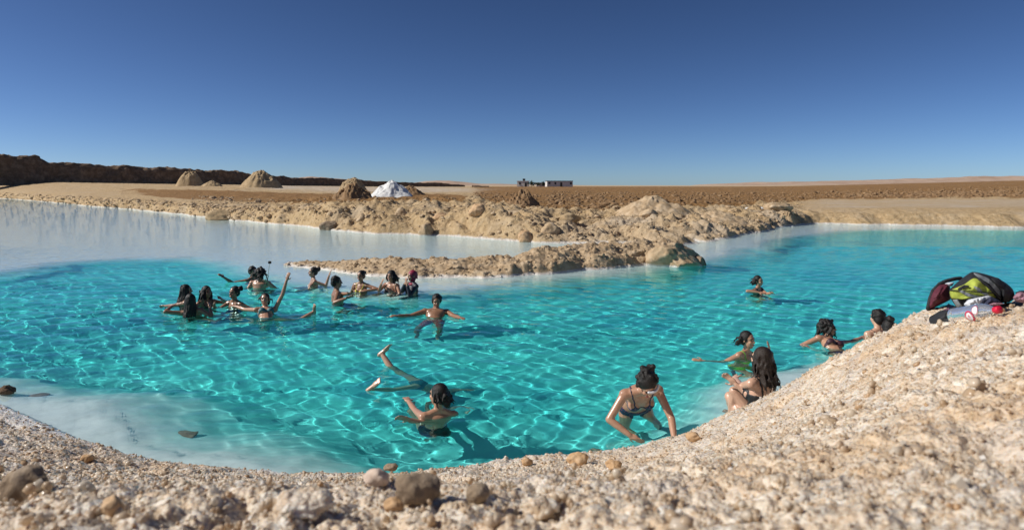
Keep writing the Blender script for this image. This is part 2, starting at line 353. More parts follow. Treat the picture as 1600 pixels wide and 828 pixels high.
for k in range(8):
    n = 5; rr = np.random.default_rng(200+k)
    me = scatter('salt_crystal', rr.normal(0, .55, (n, 3)), rr.uniform(.45, .9, n), SHAPES[1:], 300+k, smooth=True); me.materials.append(M['crystal']); cmes.append(me)
cp = bank_points(1500, r=np.random.default_rng(9), dmax=3.6, dmin=.95)
cp = cp[np.abs(cp[:, 0]/cp[:, 1]) < .82][:300]
for k, p in enumerate(cp):
    o = link('salt_crystal', cmes[k % 8], parent=bank_o); sz = float(np.clip(.0095*p[1]**.6*np.exp(r.normal(0, .4)), .008, .034))
    o.location = p; o.scale = (sz, sz, sz*.8); o.rotation_euler = tuple(r.uniform(0, 6.28, 3))

# ---- mainland across the water: columns of surveyed (row, distance) knots
COLS = {  # px: shore_row, (top_row, d), (plain1), (plain2), (far)
 -700: (297.5, (295, 520), (293, 560), (288, 620), (289, 1500)),
 -250: (302, (299, 280), (293, 310), (285, 350), (288, 900)),
 0: (310, (303, 146), (293, 172), (284, 205), (288, 700)),
 130: (321, (309.5, 89), (297, 120), (286, 165), (289, 650)),
 250: (332, (316, 64.5), (303, 86), (288, 140), (290, 600)),
 370: (345, (325, 49), (308, 70), (290, 130), (290, 600)),
 450: (352, (329, 43.5), (312, 64), (292, 130), (291, 600)),
 530: (361, (328, 39), (315, 55), (294, 130), (291, 600)),
 600: (366, (328, 36.5), (314, 52), (295.5, 130), (291.5, 600)),
 700: (370, (328, 35.5), (312, 55), (296.5, 130), (291.5, 600)),
 800: (377, (334, 33), (318, 45), (298, 110), (291.5, 600)),
 850: (380, (346, 31), (324, 40), (298, 110), (291.5, 600)),
 950: (382, (351, 32), (329, 40), (299, 110), (291.5, 600)),
 1050: (387, (348, 33), (322, 41), (300, 110), (291.5, 600)),
 1150: (371, (346, 35.5), (324, 44), (300, 110), (291.5, 600)),
 1230: (354, (337, 43), (318, 58), (300, 120), (291, 600)),
 1280: (349.5, (328, 45), (312, 70), (298, 130), (290, 600)),
 1400: (352, (326, 43.4), (312, 68), (295, 130), (287.5, 550)),
 1600: (355.5, (327, 41), (311, 66), (290, 140), (283, 500)),
 1900: (360, (330, 38.5), (311, 62), (288, 140), (282, 500)),
 2500: (370, (338, 34), (315, 58), (288, 140), (284, 500))}
kp = np.array(sorted(COLS)); knots = []
for q in kp:
    s, *rest = COLS[q]; ds = 2400/(s-HOR); (tr, td), *_ = rest
    L = [(ds*.93, -.5), (ds, -.02), (ds+(td-ds)*.45, (CAM_H-(tr-HOR)/1000*td)*.72)]
    for row, dd in rest: L.append((dd, CAM_H-(row-HOR)/1000*dd))
    L.append((4500, CAM_H-(291-HOR)/1000*4500)); L.append((9000, 20)); knots.append(L)
knots = np.array(knots)                                       # (cols, 9, 2)
NSEG = [6, 34, 40, 84, 90, 60, 14, 3]
pxs = np.concatenate([np.linspace(-700, -60, 60), np.linspace(-50, 1650, 850), np.linspace(1670, 2500, 50)])
tt = np.concatenate([np.linspace(k, k+1, n, endpoint=False) for k, n in enumerate(NSEG)]+[[8.0]])
ki = np.floor(tt).astype(int).clip(0, 7); kf = tt-ki
LD = np.stack([np.interp(pxs, kp, np.log(knots[:, j, 0])) for j in range(9)]); LZ = np.stack([np.interp(pxs, kp, knots[:, j, 1]) for j in range(9)])
ker = np.hanning(41); ker /= ker.sum()
LZ = np.stack([np.convolve(np.pad(q, 20, 'edge'), ker, 'valid') for q in LZ]); LZ[1] = -.02
D = np.exp(LD[ki]*(1-kf)[:, None]+LD[ki+1]*kf[:, None]); Z = LZ[ki]*(1-kf)[:, None]+LZ[ki+1]*kf[:, None]
PX = np.broadcast_to(pxs, D.shape); T = np.broadcast_to(tt[:, None], D.shape)
X = (PX-800)/1000*D; Y = D.copy()
centre = sstep(330, 520, PX)*(1-sstep(1215, 1275, PX)); right = sstep(1240, 1300, PX)
face = sstep(1.0, 1.4, T)*(1-sstep(2.9, 3.4, T)); hum = sstep(1.1, 1.8, T)*(1-sstep(3.9, 4.3, T))
ridge = 1-np.abs(fbm(X*.55, Y*.55, 31, 4)); 
Z = Z+face*(1-right)*(.34*fbm(X*1.1+Y*.6, Y*.25, 33, 4)+.26*(ridge-.7)+.18*(.5-worley(X*1.3+Y*.5, Y*.5, 34))+.06*fbm(X*4.1, Y*4.1, 49, 3))
Z = Z+hum*centre*(.46*fbm(X*.33, Y*.28, 35, 4)+.24*fbm(X*1.3, Y*1.3, 36, 4)+.26*(.5-worley(X*.8, Y*.8, 37))+.14*(.5-worley(X*2.1, Y*2.1, 38))+.07*fbm(X*4.5, Y*4.5, 50, 3))
Z = Z+hum*(1-centre)*(1-right)*(.05*fbm(X*.8, Y*.8, 38, 4))
Z = Z+right*face*(.05*fbm(X*.9, Y*.9, 39, 4))
fieldz = sstep(3.75, 4.1, T)*(1-sstep(5.6, 6.2, T))
Z = Z+fieldz*(.10*fbm(X*.9, Y*.9, 41, 4)+.12*(.5-worley(X*.7, Y*.7, 42)))
Y = Y+sstep(.2, .9, T)*sstep(2.6, 1.5, T)*.6*fbm(X*.7, X*0+3, 43, 3)*np.clip(Y/40, .5, 2)
land_me = grid_mesh('desert_ground', X, Y, Z)
field = np.where(PX > 840, sstep(4.0, 4.12, T+.12*fbm(X*.1, Y*.1, 44, 3)), 0)*(1-sstep(5.75, 5.95, T))
strip = sstep(90, 330, PX)*(1-sstep(700, 760, PX))*sstep(3.35, 3.7, T+.1*fbm(X*.2, Y*.2, 45, 3))*(1-sstep(4.25, 4.5, T)); left_far = (1-sstep(100, 330, PX))*0
field = np.maximum(field, strip); field = np.maximum(field, sstep(690, 790, PX)*sstep(930, 880, PX)*sstep(3.75, 4.0, T)*(1-sstep(5.5, 5.8, T))*.9)
attr(land_me, 'field', field)
pale = sstep(360, 430, PX+40*fbm(X*.05, Y*.05, 46, 3))*sstep(775, 690, PX+60*fbm(X*.06, Y*.06, 47, 3))*sstep(4.45, 4.75, T+.3*fbm(X*.05, Y*.03, 48, 3))*(1-sstep(5.0, 5.6, T))*.8
pale = np.maximum(pale, centre*sstep(820, 900, PX)*face*.35); pale = np.maximum(pale, right*sstep(3.05, 3.15, T)*(1-sstep(3.85, 4.0, T))*.35)
pale = np.maximum(pale, sstep(5.7, 6, T)*.3)
attr(land_me, 'pale', pale)
land_o = tag(link('desert_ground', land_me, M['land']), 'tan desert ground with a broken bank along the far shore', kind='structure'); land_o.cycles.is_caustics_receiver = True
land_bvh = bvh_of(land_me)
def lz(x, y):
    h = land_bvh.ray_cast(Vector((x, y, 200)), Vector((0, 0, -1))); return h[0].z if h[0] else 0.0

# rubble and clods on the far bank and in the ploughed field
LV = np.stack([X, Y, Z], -1)
def land_pts(n, pxr, tr, seed):
    r = np.random.default_rng(seed); cols = np.where((pxs > pxr[0]) & (pxs < pxr[1]))[0]; rows = np.where((tt > tr[0]) & (tt < tr[1]))[0]
    return LV[r.choice(rows, n), r.choice(cols, n)]+r.normal(0, .05, (n, 3))*V(1, 1, 0)
p1 = np.concatenate([land_pts(5200, (300, 1250), (1.2, 3.9), 1), land_pts(1500, (-40, 400), (1.1, 3.1), 2)])
s1 = np.clip(np.exp(np.random.default_rng(3).normal(0, .6, len(p1)))*.05, .02, .26)*np.clip(p1[:, 1]/40, .8, 1.8)
RS = [icosa(60+k) for k in range(6)]
tag(link('bank_rubble', scatter('bank_rubble', p1, s1, RS, 8, squash=.7), M['pen']), 'loose stones and clods strewn over the far bank', kind='stuff')
p2 = np.concatenate([land_pts(2600, (860, 1640), (4.05, 4.9), 4), land_pts(1500, (1320, 1620), (4.1, 4.5), 5), land_pts(700, (740, 960), (3.8, 4.6), 6)])
s2 = np.clip(np.exp(np.random.default_rng(4).normal(0, .5, len(p2)))*.13, .05, .4)
tag(link('field_clods', scatter('field_clods', p2, s2, RS, 9, squash=.7), M['mound_b']), 'brown clods turned up across the salt field', kind='stuff')

# ---- low peninsula in the pool
pen_px = np.array([448, 470, 520, 580, 640, 700, 760, 800, 850, 900, 945, 990, 1030, 1062, 1082])
near_r = np.array([415.5, 418, 424, 431, 434.5, 435, 434, 432, 429, 424, 420, 416.5, 413, 410, 408])
top_r = np.array([412, 410.5, 409.5, 405, 403, 405.5, 403.5, 398, 389, 383.5, 379, 375.5, 375, 377, 384])
wid = np.array([1.2, 1.4, 1.8, 2.4, 2.4, 2.4, 2.6, 2.7, 2.8, 2.8, 2.8, 2.6, 2.4, 2.0, 1.5])
n_s, n_t = 560, 72; s_px = np.linspace(448, 1082, n_s); nr = np.interp(s_px, pen_px, near_r); tr = np.interp(s_px, pen_px, top_r); wd = np.interp(s_px, pen_px, wid)
dn = 2400/(nr-HOR); dtop = dn+wd*.6; ztop = CAM_H-(tr-HOR)/1000*dtop
t = np.linspace(-.25, 1.2, n_t)[:, None]
prof = np.interp(t[:, 0], [-.25, 0, .1, .32, .6, .85, 1.0, 1.2], [-.5, 0, .34, .72, 1.0, .62, .0, -.8])[:, None]
Yp = dn+wd*t; Xp = (s_px-800)/1000*Yp
Zp = np.where(prof > 0, prof*ztop, prof*.6)
k = sstep(.0, .3, prof)
Zp = Zp+k*(.13*fbm(Xp*1.1, Yp*1.1, 51, 4)+.12*(.45-worley(Xp*1.9, Yp*1.9, 52))+.06*(.45-worley(Xp*5, Yp*5, 55))+.04*fbm(Xp*7, Yp*7, 53, 3))*np.clip(ztop/.4, .35, 1.1)
Yp = Yp+.18*fbm(Xp*1.5, Xp*0, 54, 3)*(t < .2)
endz = sstep(1040, 1085, s_px); Zp = Zp-endz*.12
pen_me = grid_mesh('salt_peninsula', Xp, Yp, Zp)
pen_o = tag(link('salt_peninsula', pen_me, M['pen']), 'low crusted salt spit reaching out between the two pools', kind='structure'); pen_o.cycles.is_caustics_receiver = True
rr = np.random.default_rng(12); ii = rr.integers(10, 60, 2600); jj = rr.integers(0, n_s, 2600); PV = np.stack([Xp, Yp, Zp], -1)
pp = PV[ii, jj]; ps = np.clip(np.exp(rr.normal(0, .6, 2600))*.025, .01, .10)
tag(link('spit_rubble', scatter('spit_rubble', pp[pp[:, 2] > .02], ps[pp[:, 2] > .02], RS, 10, squash=.7), M['pen']), 'small stones and crust lumps on the salt spit', kind='stuff')

# ---- heaps, berm, hills
def heap(name, px, row, d, width, height, mat, label, cat, group=None, seed=0, depth=None, sharp=1.15, rough=.12, peak=0):
    n_a, n_r = 120, 44; a = np.linspace(0, 2*math.pi, n_a, endpoint=False)[None]; rr = np.linspace(0, 1, n_r)[:, None]
    rad = width/2*(1+.16*fbm(np.cos(a)*1.5+seed, np.sin(a)*1.5, seed, 3)); dp = (depth or width*.8)/width
    X = rr*rad*np.cos(a)+peak*(1-rr)*width; Y = rr*rad*np.sin(a)*dp
    h = (1-rr**sharp)*height; h = h*(1+.0*a)
    s = 6/width; h = h+(1-rr**4)*(rough*height*fbm(X*s+seed, Y*s, seed+1, 4)+rough*.7*height*(.5-worley(X*s*1.6+seed, Y*s*1.6, seed)))
    h = h+(1-rr**4)*rough*.35*height*(fbm(X*s*5+seed, Y*s*5, seed+4, 3)+.8*(.5-worley(X*s*4+seed, Y*s*4, seed+5)))
    x0, y0 = (px-800)/1000*d, d; z0 = CAM_H-(row-HOR)/1000*d
    h = h-(rr**3)*height*.18; i = np.arange(n_r*n_a).reshape(n_r, n_a); j = np.roll(i, -1, 1)
    f = np.stack([i[:-1], i[1:], j[1:], j[:-1]], -1).reshape(-1, 4)
    me = mesh_raw(name, np.stack([X, Y, h], -1).reshape(-1, 3), f)
    o = link(name, me, mat); o.location = (x0, y0, z0); return tag(o, label, cat, group)
G = 'spoil heaps beyond the far bank'
heap('sand_mound', 297, 290, 122, 5.4, 2.7, M['mound'], 'small steep sand heap against the dark embankment', 'sand heap', G, 1, rough=.15, sharp=2.2)
heap('sand_mound', 331, 291, 118, 4.4, 1.1, M['mound'], 'lowest flat sand heap beside the small steep heap', 'sand heap', G, 2)
heap('sand_mound', 407, 292, 112, 8.0, 2.7, M['mound'], 'broad smooth rounded sand heap in front of the embankment end', 'sand heap', G, 3, rough=.2, sharp=1.5)
heap('sand_mound', 551, 300, 92, 4.4, 2.1, M['mound'], 'pale sand heap half hidden behind the brown heap', 'sand heap', G, 4, rough=.2, sharp=1.8)
heap('earth_mound', 551, 315, 56, 4.5, 1.45, M['mound_b'], 'brown cloddy earth heap left of the white salt pile', 'earth heap', G, 5, rough=.34, sharp=1.5)
heap('salt_pile', 612, 315, 62, 6.4, 2.0, M['salt'], 'white conical pile of harvested salt', 'salt pile', None, 6, sharp=1.05, rough=.13)
heap('earth_mound', 640, 305, 72, 4.2, 1.1, M['mound_b'], 'low dark earth heap just behind the white salt pile', 'earth heap', G, 7, rough=.2)
heap('earth_mound', 742, 320, 47, 3.2, .75, M['mound'], 'low tan heap on the bank right of the salt pile', 'earth heap', G, 8)
heap('rubble_pile', 816, 323, 43, 2.9, 1.1, M['mound_b'], 'brown rubble pile below the grey buildings', 'rubble pile', G, 9, rough=.32)
heap('earth_mound', 1020, 345, 37, 6.4, 1.35, M['pen'], 'wide pale crusted mound in the middle of the far bank', 'earth heap', G, 10, rough=.16, sharp=1.3)
heap('earth_mound', 1115, 350, 36.5, 5.2, .8, M['pen'], 'low lumpy mound sloping down to the pale shallows', 'earth heap', G, 11, rough=.22)
heap('earth_mound', 1180, 342, 42, 3.0, .9, M['mound'], 'small tan mound beside the white cut bank', 'earth heap', G, 12, rough=.18)

def strip_ridge(name, pts, mat, label, cat, seed, n=620, kind=None, rough=.1, steep=.5, nz=34):
    # pts: px, base_row, d, crest_row ; a bank running between the points, its face towards the pool
    pts = np.array(pts, float); s = np.linspace(0, len(pts)-1, n); q = [np.interp(s, np.arange(len(pts)), pts[:, k]) for k in range(4)]
    px, base, ld, crest = q; d = np.exp(np.interp(s, np.arange(len(pts)), np.log(pts[:, 2])))
    bx, by = (px-800)/1000*d, d; bz_ = CAM_H-(base-HOR)/1000*d; h = (base-crest)/1000*d
    tx, ty = np.gradient(bx), np.gradient(by); L = np.hypot(tx, ty); nx, ny = -ty/L, tx/L
    k = np.where(nx*bx+ny*by < 0, -1, 1); nx, ny = nx*k, ny*k                    # away from the camera
    t = np.linspace(-.06, 1, nz)[:, None]
    prof = np.interp(t[:, 0], [-.06, 0, .3, .45, .7, 1], [-.15, 0, .86, 1, .95, .2])[:, None]
    wdt = h*steep*3+.5
    X = bx+nx*wdt*t; Y = by+ny*wdt*t; arc = np.cumsum(L)
    nzr = rough*h*(fbm(arc/h.mean()*.8+0*t, t*2, seed, 4)*1.0+.8*(.5-worley(arc/h.mean()*1.3+0*t, t*2.5, seed+3)))
    Z = bz_+h*prof+nzr*sstep(0, .25, prof)
    X = X+nx*rough*h*1.2*fbm(arc/h.mean()*1.1+0*t, t*2.5, seed+7, 4); Y = Y+ny*rough*h*1.2*fbm(arc/h.mean()*1.1+0*t, t*2.5, seed+7, 4)
    Z = Z+h*.05*sstep(.2, .5, prof)*(fbm(arc/h.mean()*4+0*t, t*9, seed+11, 4)+1.2*(.5-worley(arc/h.mean()*3+0*t, t*6, seed+13)))
    return tag(link(name, grid_mesh(name, X, Y, Z), mat), label, cat, kind=kind)
strip_ridge('earth_embankment', [(-260, 283, 140, 232), (-60, 283.5, 160, 241), (0, 284, 168, 242), (70, 284.5, 176, 246), (85, 284.5, 178, 254), (200, 287, 192, 259), (300, 289.5, 207, 264), (380, 291, 222, 268), (430, 293, 235, 275), (545, 294, 270, 281), (600, 294, 285, 284), (690, 294.5, 310, 286), (728, 295, 320, 289)],
            M['berm'], 'long dark shaded earth embankment along the skyline', 'embankment', 61, rough=.15, steep=.35)
strip_ridge('earth_embankment', [(740, 297, 240, 290), (765, 297, 242, 291)], M['berm'], 'short dark remnant of embankment past its far end', 'embankment', 63, n=60)
def far_hill(name, pts, d, label, seed):
    pts = np.array(pts, float); px = np.linspace(pts[0, 0], pts[-1, 0], 300); row = np.interp(px, pts[:, 0], pts[:, 1])
    t = np.linspace(0, 1, 24)[:, None]; dd = d*(1+.35*t); x = (px-800)/1000*d*(1+.1*t); h = (292-row)/1000*d
    s = 14/d
    Z = h*np.interp(t[:, 0], [0, .15, .5, 1], [-.3, .35, 1, .9])[:, None]*(1+.10*fbm(px/30+0*t, t*5, seed, 5))+CAM_H
    return tag(link(name, grid_mesh(name, x+0*t, dd+0*px, Z), M['hill']), label, kind='structure')
far_hill('hills', [(1120, 291), (1150, 286), (1230, 282), (1300, 281.5), (1400, 279), (1500, 276), (1600, 272), (1900, 268), (2400, 270)], 1500, 'pale pinkish desert hills on the horizon', 71)
far_hill('hills', [(380, 279), (425, 274), (450, 271.5), (480, 275), (560, 281), (620, 284), (650, 280.5), (690, 279.5), (740, 285), (900, 287.5), (1000, 289), (1090, 291), (1130, 292)], 2200, 'low hazy desert hills behind the embankment', 72)

# ================================================================== BUILDINGS AND TREES FAR OFF
def add_box(bm, x0, x1, y0, y1, z0, z1):
    v = [bm.verts.new((x, y, z)) for x in (x0, x1) for y in (y0, y1) for z in (z0, z1)]
    for a in ((0, 1, 3, 2), (4, 6, 7, 5), (0, 4, 5, 1), (2, 3, 7, 6), (0, 2, 6, 4), (1, 5, 7, 3)): bm.faces.new([v[k] for k in a])
def box_obj(name, boxes, mat, parent=None, bevel=0):
    bm = bmesh.new()
    for b in boxes: add_box(bm, *b)
    if bevel: bmesh.ops.bevel(bm, geom=bm.edges[:], offset=bevel, segments=1, affect='EDGES')
    bmesh.ops.recalc_face_normals(bm, faces=bm.faces[:])
    me = bpy.data.meshes.new(name); bm.to_mesh(me); bm.free(); return link(name, me, mat, parent)
M['plaster'] = plain('plaster', (.60, .58, .55), .8, .3, .12, 1.2); M['plaster_w'] = plain('pale_plaster', (.60, .58, .54), .8, .3, .1, 1.2)
M['darkroof'] = plain('dark_roof', (.05, .05, .055), .8); M['opening'] = plain('dark_opening', (.02, .02, .022), .4)
def building(px, d, wdt, dep, h, rz, mat, label, wins, roof=True):
    x = (px-800)/1000*d; r_ = empty('flat_building', (x, d, lz(x, d)-.1)); r_.rotation_euler.z = R(rz)
    box_obj('wall', [(-wdt/2, wdt/2, 0, dep, 0, h)], mat, r_)
    ro = box_obj('roof', [(-wdt/2-.15, wdt/2+.15, -.15, dep+.15, h+.003, h+.28)], M['darkroof'] if roof else mat, r_)
    for (wx, wz, ww, wh) in wins:
        o = box_obj('window', [(wx-ww/2, wx+ww/2, -.06, -.004, wz, wz+wh)], M['opening'], r_); box_obj('sill', [(wx-ww/2-.1, wx+ww/2+.1, -.16, -.003, wz-.12, wz-.004)], mat, o)
    return tag(r_, label, 'building', 'buildings on the horizon'), ro
building(875, 300, 12.2, 6, 2.6, 6, M['plaster'], 'long low grey building with a dark flat roof', [(-5, 1.3, .9, 1), (-2.2, 1.2, .8, 1), (.6, 0.02, 1, 2.1), (5.2, 1.1, .9, 1.1)])
b2, ro2 = building(817, 300, 5.4, 5, 2.6, -5, M['plaster_w'], 'small pale house with a tank on its roof', [(-1.4, 1.1, .8, 1), (1.3, 0.02, .9, 2)], False)
box_obj('water_tank', [(-.2, 1.0, 1, 2.2, 2.9, 3.9)], M['opening'], b2, .1)
building(846, 312, 5.0, 4, 1.9, 0, M['plaster'], 'lowest grey shed between the house and the long building', [(-1, .9, .8, .8)], False)
M['leaf'] = plain('leaf', (.035, .05, .02), .7, .3, .3, 4); M['bark'] = plain('bark', (.10, .07, .045), .9)
def far_tree(px, d, h, wdt, label, seed):
    x = (px-800)/1000*d; r_ = empty('acacia_tree', (x, d, lz(x, d)-.05)); q = np.random.default_rng(seed)
    bm = bmesh.new(); 
    bmesh.ops.create_cone(bm, segments=7, radius1=.14, radius2=.07, depth=h*.6, matrix=Matrix.Translation((0, 0, h*.3)))
    for k in range(4):
        a = q.uniform(0, 6.28); m = Matrix.Translation((0, 0, h*.45)) @ Matrix.Rotation(a, 4, 'Z') @ Matrix.Rotation(.7, 4, 'Y') @ Matrix.Translation((0, 0, h*.16))
        bmesh.ops.create_cone(bm, segments=5, radius1=.06, radius2=.02, depth=h*.35, matrix=m)
    me = bpy.data.meshes.new('trunk'); bm.to_mesh(me); bm.free(); link('trunk', me, M['bark'], r_)
    n = 420; cc = q.normal(0, 1, (9, 3))*V(wdt*.28, wdt*.28, h*.13)+V(0, 0, h*.68); p = cc[q.integers(0, 9, n)]+q.normal(0, 1, (n, 3))*V(wdt*.12, wdt*.12, h*.085)
    a = rand_rot(q, n); tri = np.array([[-.16, 0, 0], [.16, 0, 0], [0, .3, .04]]); v = np.einsum('nij,kj->nki', a, tri)+p[:, None]
    me = mesh_raw('crown', v.reshape(-1, 3), np.arange(n*3).reshape(-1, 3), False); link('crown', me, M['leaf'], r_)
    return tag(r_, label, 'tree', 'trees by the far buildings')
far_tree(830, 296, 2.6, 2.6, 'dark bushy tree next to the small pale house', 1)
far_tree(839, 297, 2.2, 2.8, 'widest dark tree between the far buildings', 2)
far_tree(849, 297, 1.9, 1.8, 'smallest dark tree against the long grey building', 3)

# ================================================================== ROCKS
def rock(name, loc, size, mat, label, seed, rot=0, lump=.22, sub=4, group=None, cuts=0, cat='rock', planes=()):
    bm = bmesh.new(); bmesh.ops.create_icosphere(bm, subdivisions=sub, radius=1); q = np.random.default_rng(seed)
    v = np.array([p.co[:] for p in bm.verts]); f = np.array([[p.index for p in fc.verts] for fc in bm.faces]); bm.free()
    for k in range(7+cuts):                                  # facets
        n = unit(q.normal(0, 1, 3)); d = q.uniform(.62, .9); s = v@n; v = v-np.outer(np.maximum(0, s-d), n)*.85
    for n, d in planes: n = unit(n); s = v@n; v = v-np.outer(np.maximum(0, s-d), n)
    n1 = fbm(v[:, 0]*1.6+seed, v[:, 1]*1.6+v[:, 2]*1.3, seed, 4); n2 = fbm(v[:, 0]*5+v[:, 2]*3, v[:, 1]*5+seed, seed+5, 3)
    v = v*(1+lump*n1+lump*.35*n2)[:, None]
    me = mesh_raw(name, v*np.array(size), f); o = link(name, me, mat); o.location = [float(c) for c in loc]; o.rotation_euler = (0, 0, rot)
    return tag(o, label, cat, group)
def bank_d(px, row, dflt=3.6):
    d_ = np.linspace(.8, 5.8, 900); x_ = (px-800)/1000*d_; z_ = CAM_H-(row-HOR)/1000*d_; b_ = bank_z(x_[None], d_[None])[0]; h_ = np.where(b_ > z_)[0]
    return float(d_[h_[0]]) if len(h_) else dflt
def bank_rock(px, row, d, wpx, hpx, mat, label, seed, **k):
    d = bank_d(px, row+hpx*.30, d); p = P(px, row, d); s = d/1000/2
    return rock('rock', (p[0], p[1]+wpx*s*.35, p[2]), (wpx*s, wpx*s*.8, hpx*s*1.05), mat, label, seed, **k)
GR = 'rocks on the near salt bank'
bank_rock(650, 770, 2.75, 74, 50, M['rock'], 'largest dark grey rock half buried in the near salt bank', 3, group=GR)
bank_rock(746, 777, 2.5, 42, 34, M['rock'], 'round dark brown stone just beside the largest grey rock', 5, group=GR)
bank_rock(586, 750, 4.6, 42, 28, M['pink_rock'], 'smooth pinkish stone at the water edge in the middle of the bank', 7, group=GR)
bank_rock(610, 732, 5.0, 22, 12, M['rock'], 'flat grey stone touching the water behind the pinkish stone', 9, group=GR)
bank_rock(904, 720, 4.7, 34, 24, M['orange_rock'], 'orange salt boulder at the brim of the bank', 11, group=GR)
bank_rock(824, 722, 5.1, 18, 12, M['orange_rock'], 'small orange lump at the brim left of the orange boulder', 13, group=GR)
bank_rock(960, 728, 4.3, 26, 16, M['orange_rock'], 'flat tan lump right of the orange boulder', 15, group=GR)
bank_rock(1085, 684, 5.3, 26, 14, M['orange_rock'], 'tan crust lump near the leaning woman', 17, group=GR)
bank_rock(470, 793, 2.2, 92, 38, M['bank'], 'broad pale salt lump low in the middle of the bank', 19, group=GR, lump=.3)
bank_rock(615, 792, 2.1, 34, 26, M['orange_rock'], 'small ochre stone in front of the largest grey rock', 21, group=GR)
bank_rock(30, 770, 2.5, 90, 60, M['rock'], 'dark grey salt-crusted rock in the lower corner of the bank', 23, group=GR, lump=.3)
bank_rock(135, 718, 4.2, 20, 14, M['orange_rock'], 'small brown stone on the slope above the white shelf', 25, group=GR)
bank_rock(170, 795, 1.9, 40, 30, M['orange_rock'], 'rusty orange stone near the bottom of the bank', 27, group=GR)
bank_rock(845, 799, 1.9, 66, 34, M['bank'], 'pale lump with a dark hollow under its right side', 29, group=GR, lump=.3)
o = rock('rock', W(0, 618)+V(0, .1, .02), (.09, .08, .08), M['berm'], 'black wet rock standing in the white shallows', 31)
GS = 'stones under the shallow water'
for k, (px, row, wpx, lab) in enumerate([(60, 612, 30, 'grey stone sunk where the white shelf ends'), (288, 662, 40, 'dark flat stone lying under the clear shallows'), (592, 716, 22, 'small dark stone under water by the pinkish stone'), (930, 668, 26, 'pale mottled stone under water by the leaning woman')]):
    p = W(px, row); rock('sunken_stone', (p[0], p[1], floor_z(p[0], p[1])), (wpx*p[1]/2000,)*2+(.035,), M['rock'], lab, 41+k, group=GS).cycles.is_caustics_receiver = True
GB = 'boulders on the far bank'
for k, (px, row, d, wpx, hpx, m, lab) in enumerate([
    (347, 336, 47.5, 46, 24, 'mound', 'large tan boulder on the far bank by the milky water'), (513, 351, 36.2, 28, 26, 'rock', 'dark shadowed boulder on the far bank behind the spit tip'),
    (628, 340, 35.5, 24, 30, 'pen', 'tall ridge of crust on the bank below the salt pile'), (565, 340, 36, 20, 18, 'pen', 'grey boulder on the bank below the brown heap'),
    (665, 356, 32, 24, 22, 'pen', 'pale upright block low on the bank near the water'), (690, 338, 34, 26, 16, 'orange_rock', 'ochre lump high on the bank right of the salt pile'),
    (822, 368, 28.4, 32, 24, 'orange_rock', 'rusty brown boulder at the shore where the channel narrows'), (860, 366, 28.8, 34, 24, 'pen', 'grey weathered boulder next to the rusty brown one'),
    (890, 338, 33, 30, 18, 'mound', 'tan block on the mid slope above the channel'), (1015, 352, 32.5, 34, 16, 'pen', 'grey rough block on the slope behind the spit'),
    (1050, 350, 33, 28, 14, 'rock', 'dark cracked block behind the far end of the spit'), (745, 352, 32, 28, 20, 'orange_rock', 'ochre block at the foot of the bank'),
    (1180, 327, 44, 40, 14, 'salt', 'white salt ledge where the smooth bank begins'), (1215, 338, 41.5, 40, 14, 'pen', 'low cloddy lump at the corner of the right pool')]):
    p = P(px, row, d); z = lz(p[0], p[1]); s = d/2000
    rock('boulder', (p[0], p[1], max(z, p[2]-hpx*s*.4)), (wpx*s, wpx*s*.8, hpx*s*1.1), M[m], lab, 61+k, group=GB, lump=.26)
p = P(1062, 400, 19.7)
o = rock('boulder', (p[0]-.1, p[1]+.1, .2), (.98, .8, .56), M['pen'], 'big tan block with a dark cut face ending the spit', 97, lump=.30, cuts=6, sub=5, planes=[((.78, -.3, .55), .5), ((.1, .1, 1), .85)])
p = P(1093, 404, 19.9); rock('boulder', (p[0], p[1], .05), (.22, .3, .26), M['rock'], 'smaller cracked block at the very tip of the spit', 93, lump=.14, cuts=4)

# ================================================================== PEOPLE
def lathe_seg(a, b, ra, rb, n=10):
    a, b = np.asarray(a, float), np.asarray(b, float); ax = unit(b-a); h = unit(np.cross(ax, V(.3, .9, .1) if abs(ax[1]) < .9 else V(1, 0, 0))); k = np.cross(ax, h)
    rings = []; ang = np.linspace(0, 2*math.pi, n, endpoint=False)
    for cen, rad in [(a-ax*ra*.95, ra*.3), (a-ax*ra*.7, ra*.71), (a, ra), (b, rb), (b+ax*rb*.7, rb*.71), (b+ax*rb*.95, rb*.3)]:
        rings.append(cen+rad*(np.outer(np.cos(ang), h)+np.outer(np.sin(ang), k)))
    v = np.concatenate(rings); f = []
    for r_ in range(5):
        for q in range(n):
            f.append((r_*n+q, r_*n+(q+1) % n, (r_+1)*n+(q+1) % n)); f.append((r_*n+q, (r_+1)*n+(q+1) % n, (r_+1)*n+q))
    c0, c1 = len(v), len(v)+1; v = np.concatenate([v, [a-ax*ra], [b+ax*rb]])
    for q in range(n): f.append((c0, (q+1) % n, q)); f.append((c1, 5*n+q, 5*n+(q+1) % n))
    return v, np.array(f)
_bm = bmesh.new(); bmesh.ops.create_icosphere(_bm, subdivisions=3, radius=1)
BALL_V = np.array([q.co[:] for q in _bm.verts]); BALL_F = np.array([[q.index for q in p.verts] for p in _bm.faces]); _bm.free()
def ball(c, axes, rad): return np.asarray(c)+(BALL_V*np.array(rad))@np.array(axes), BALL_F
def fuse(parts):
    vs, fs, o = [], [], 0
    for v, f in parts: vs.append(v); fs.append(f+o); o += len(v)
    return np.concatenate(vs), np.concatenate(fs)
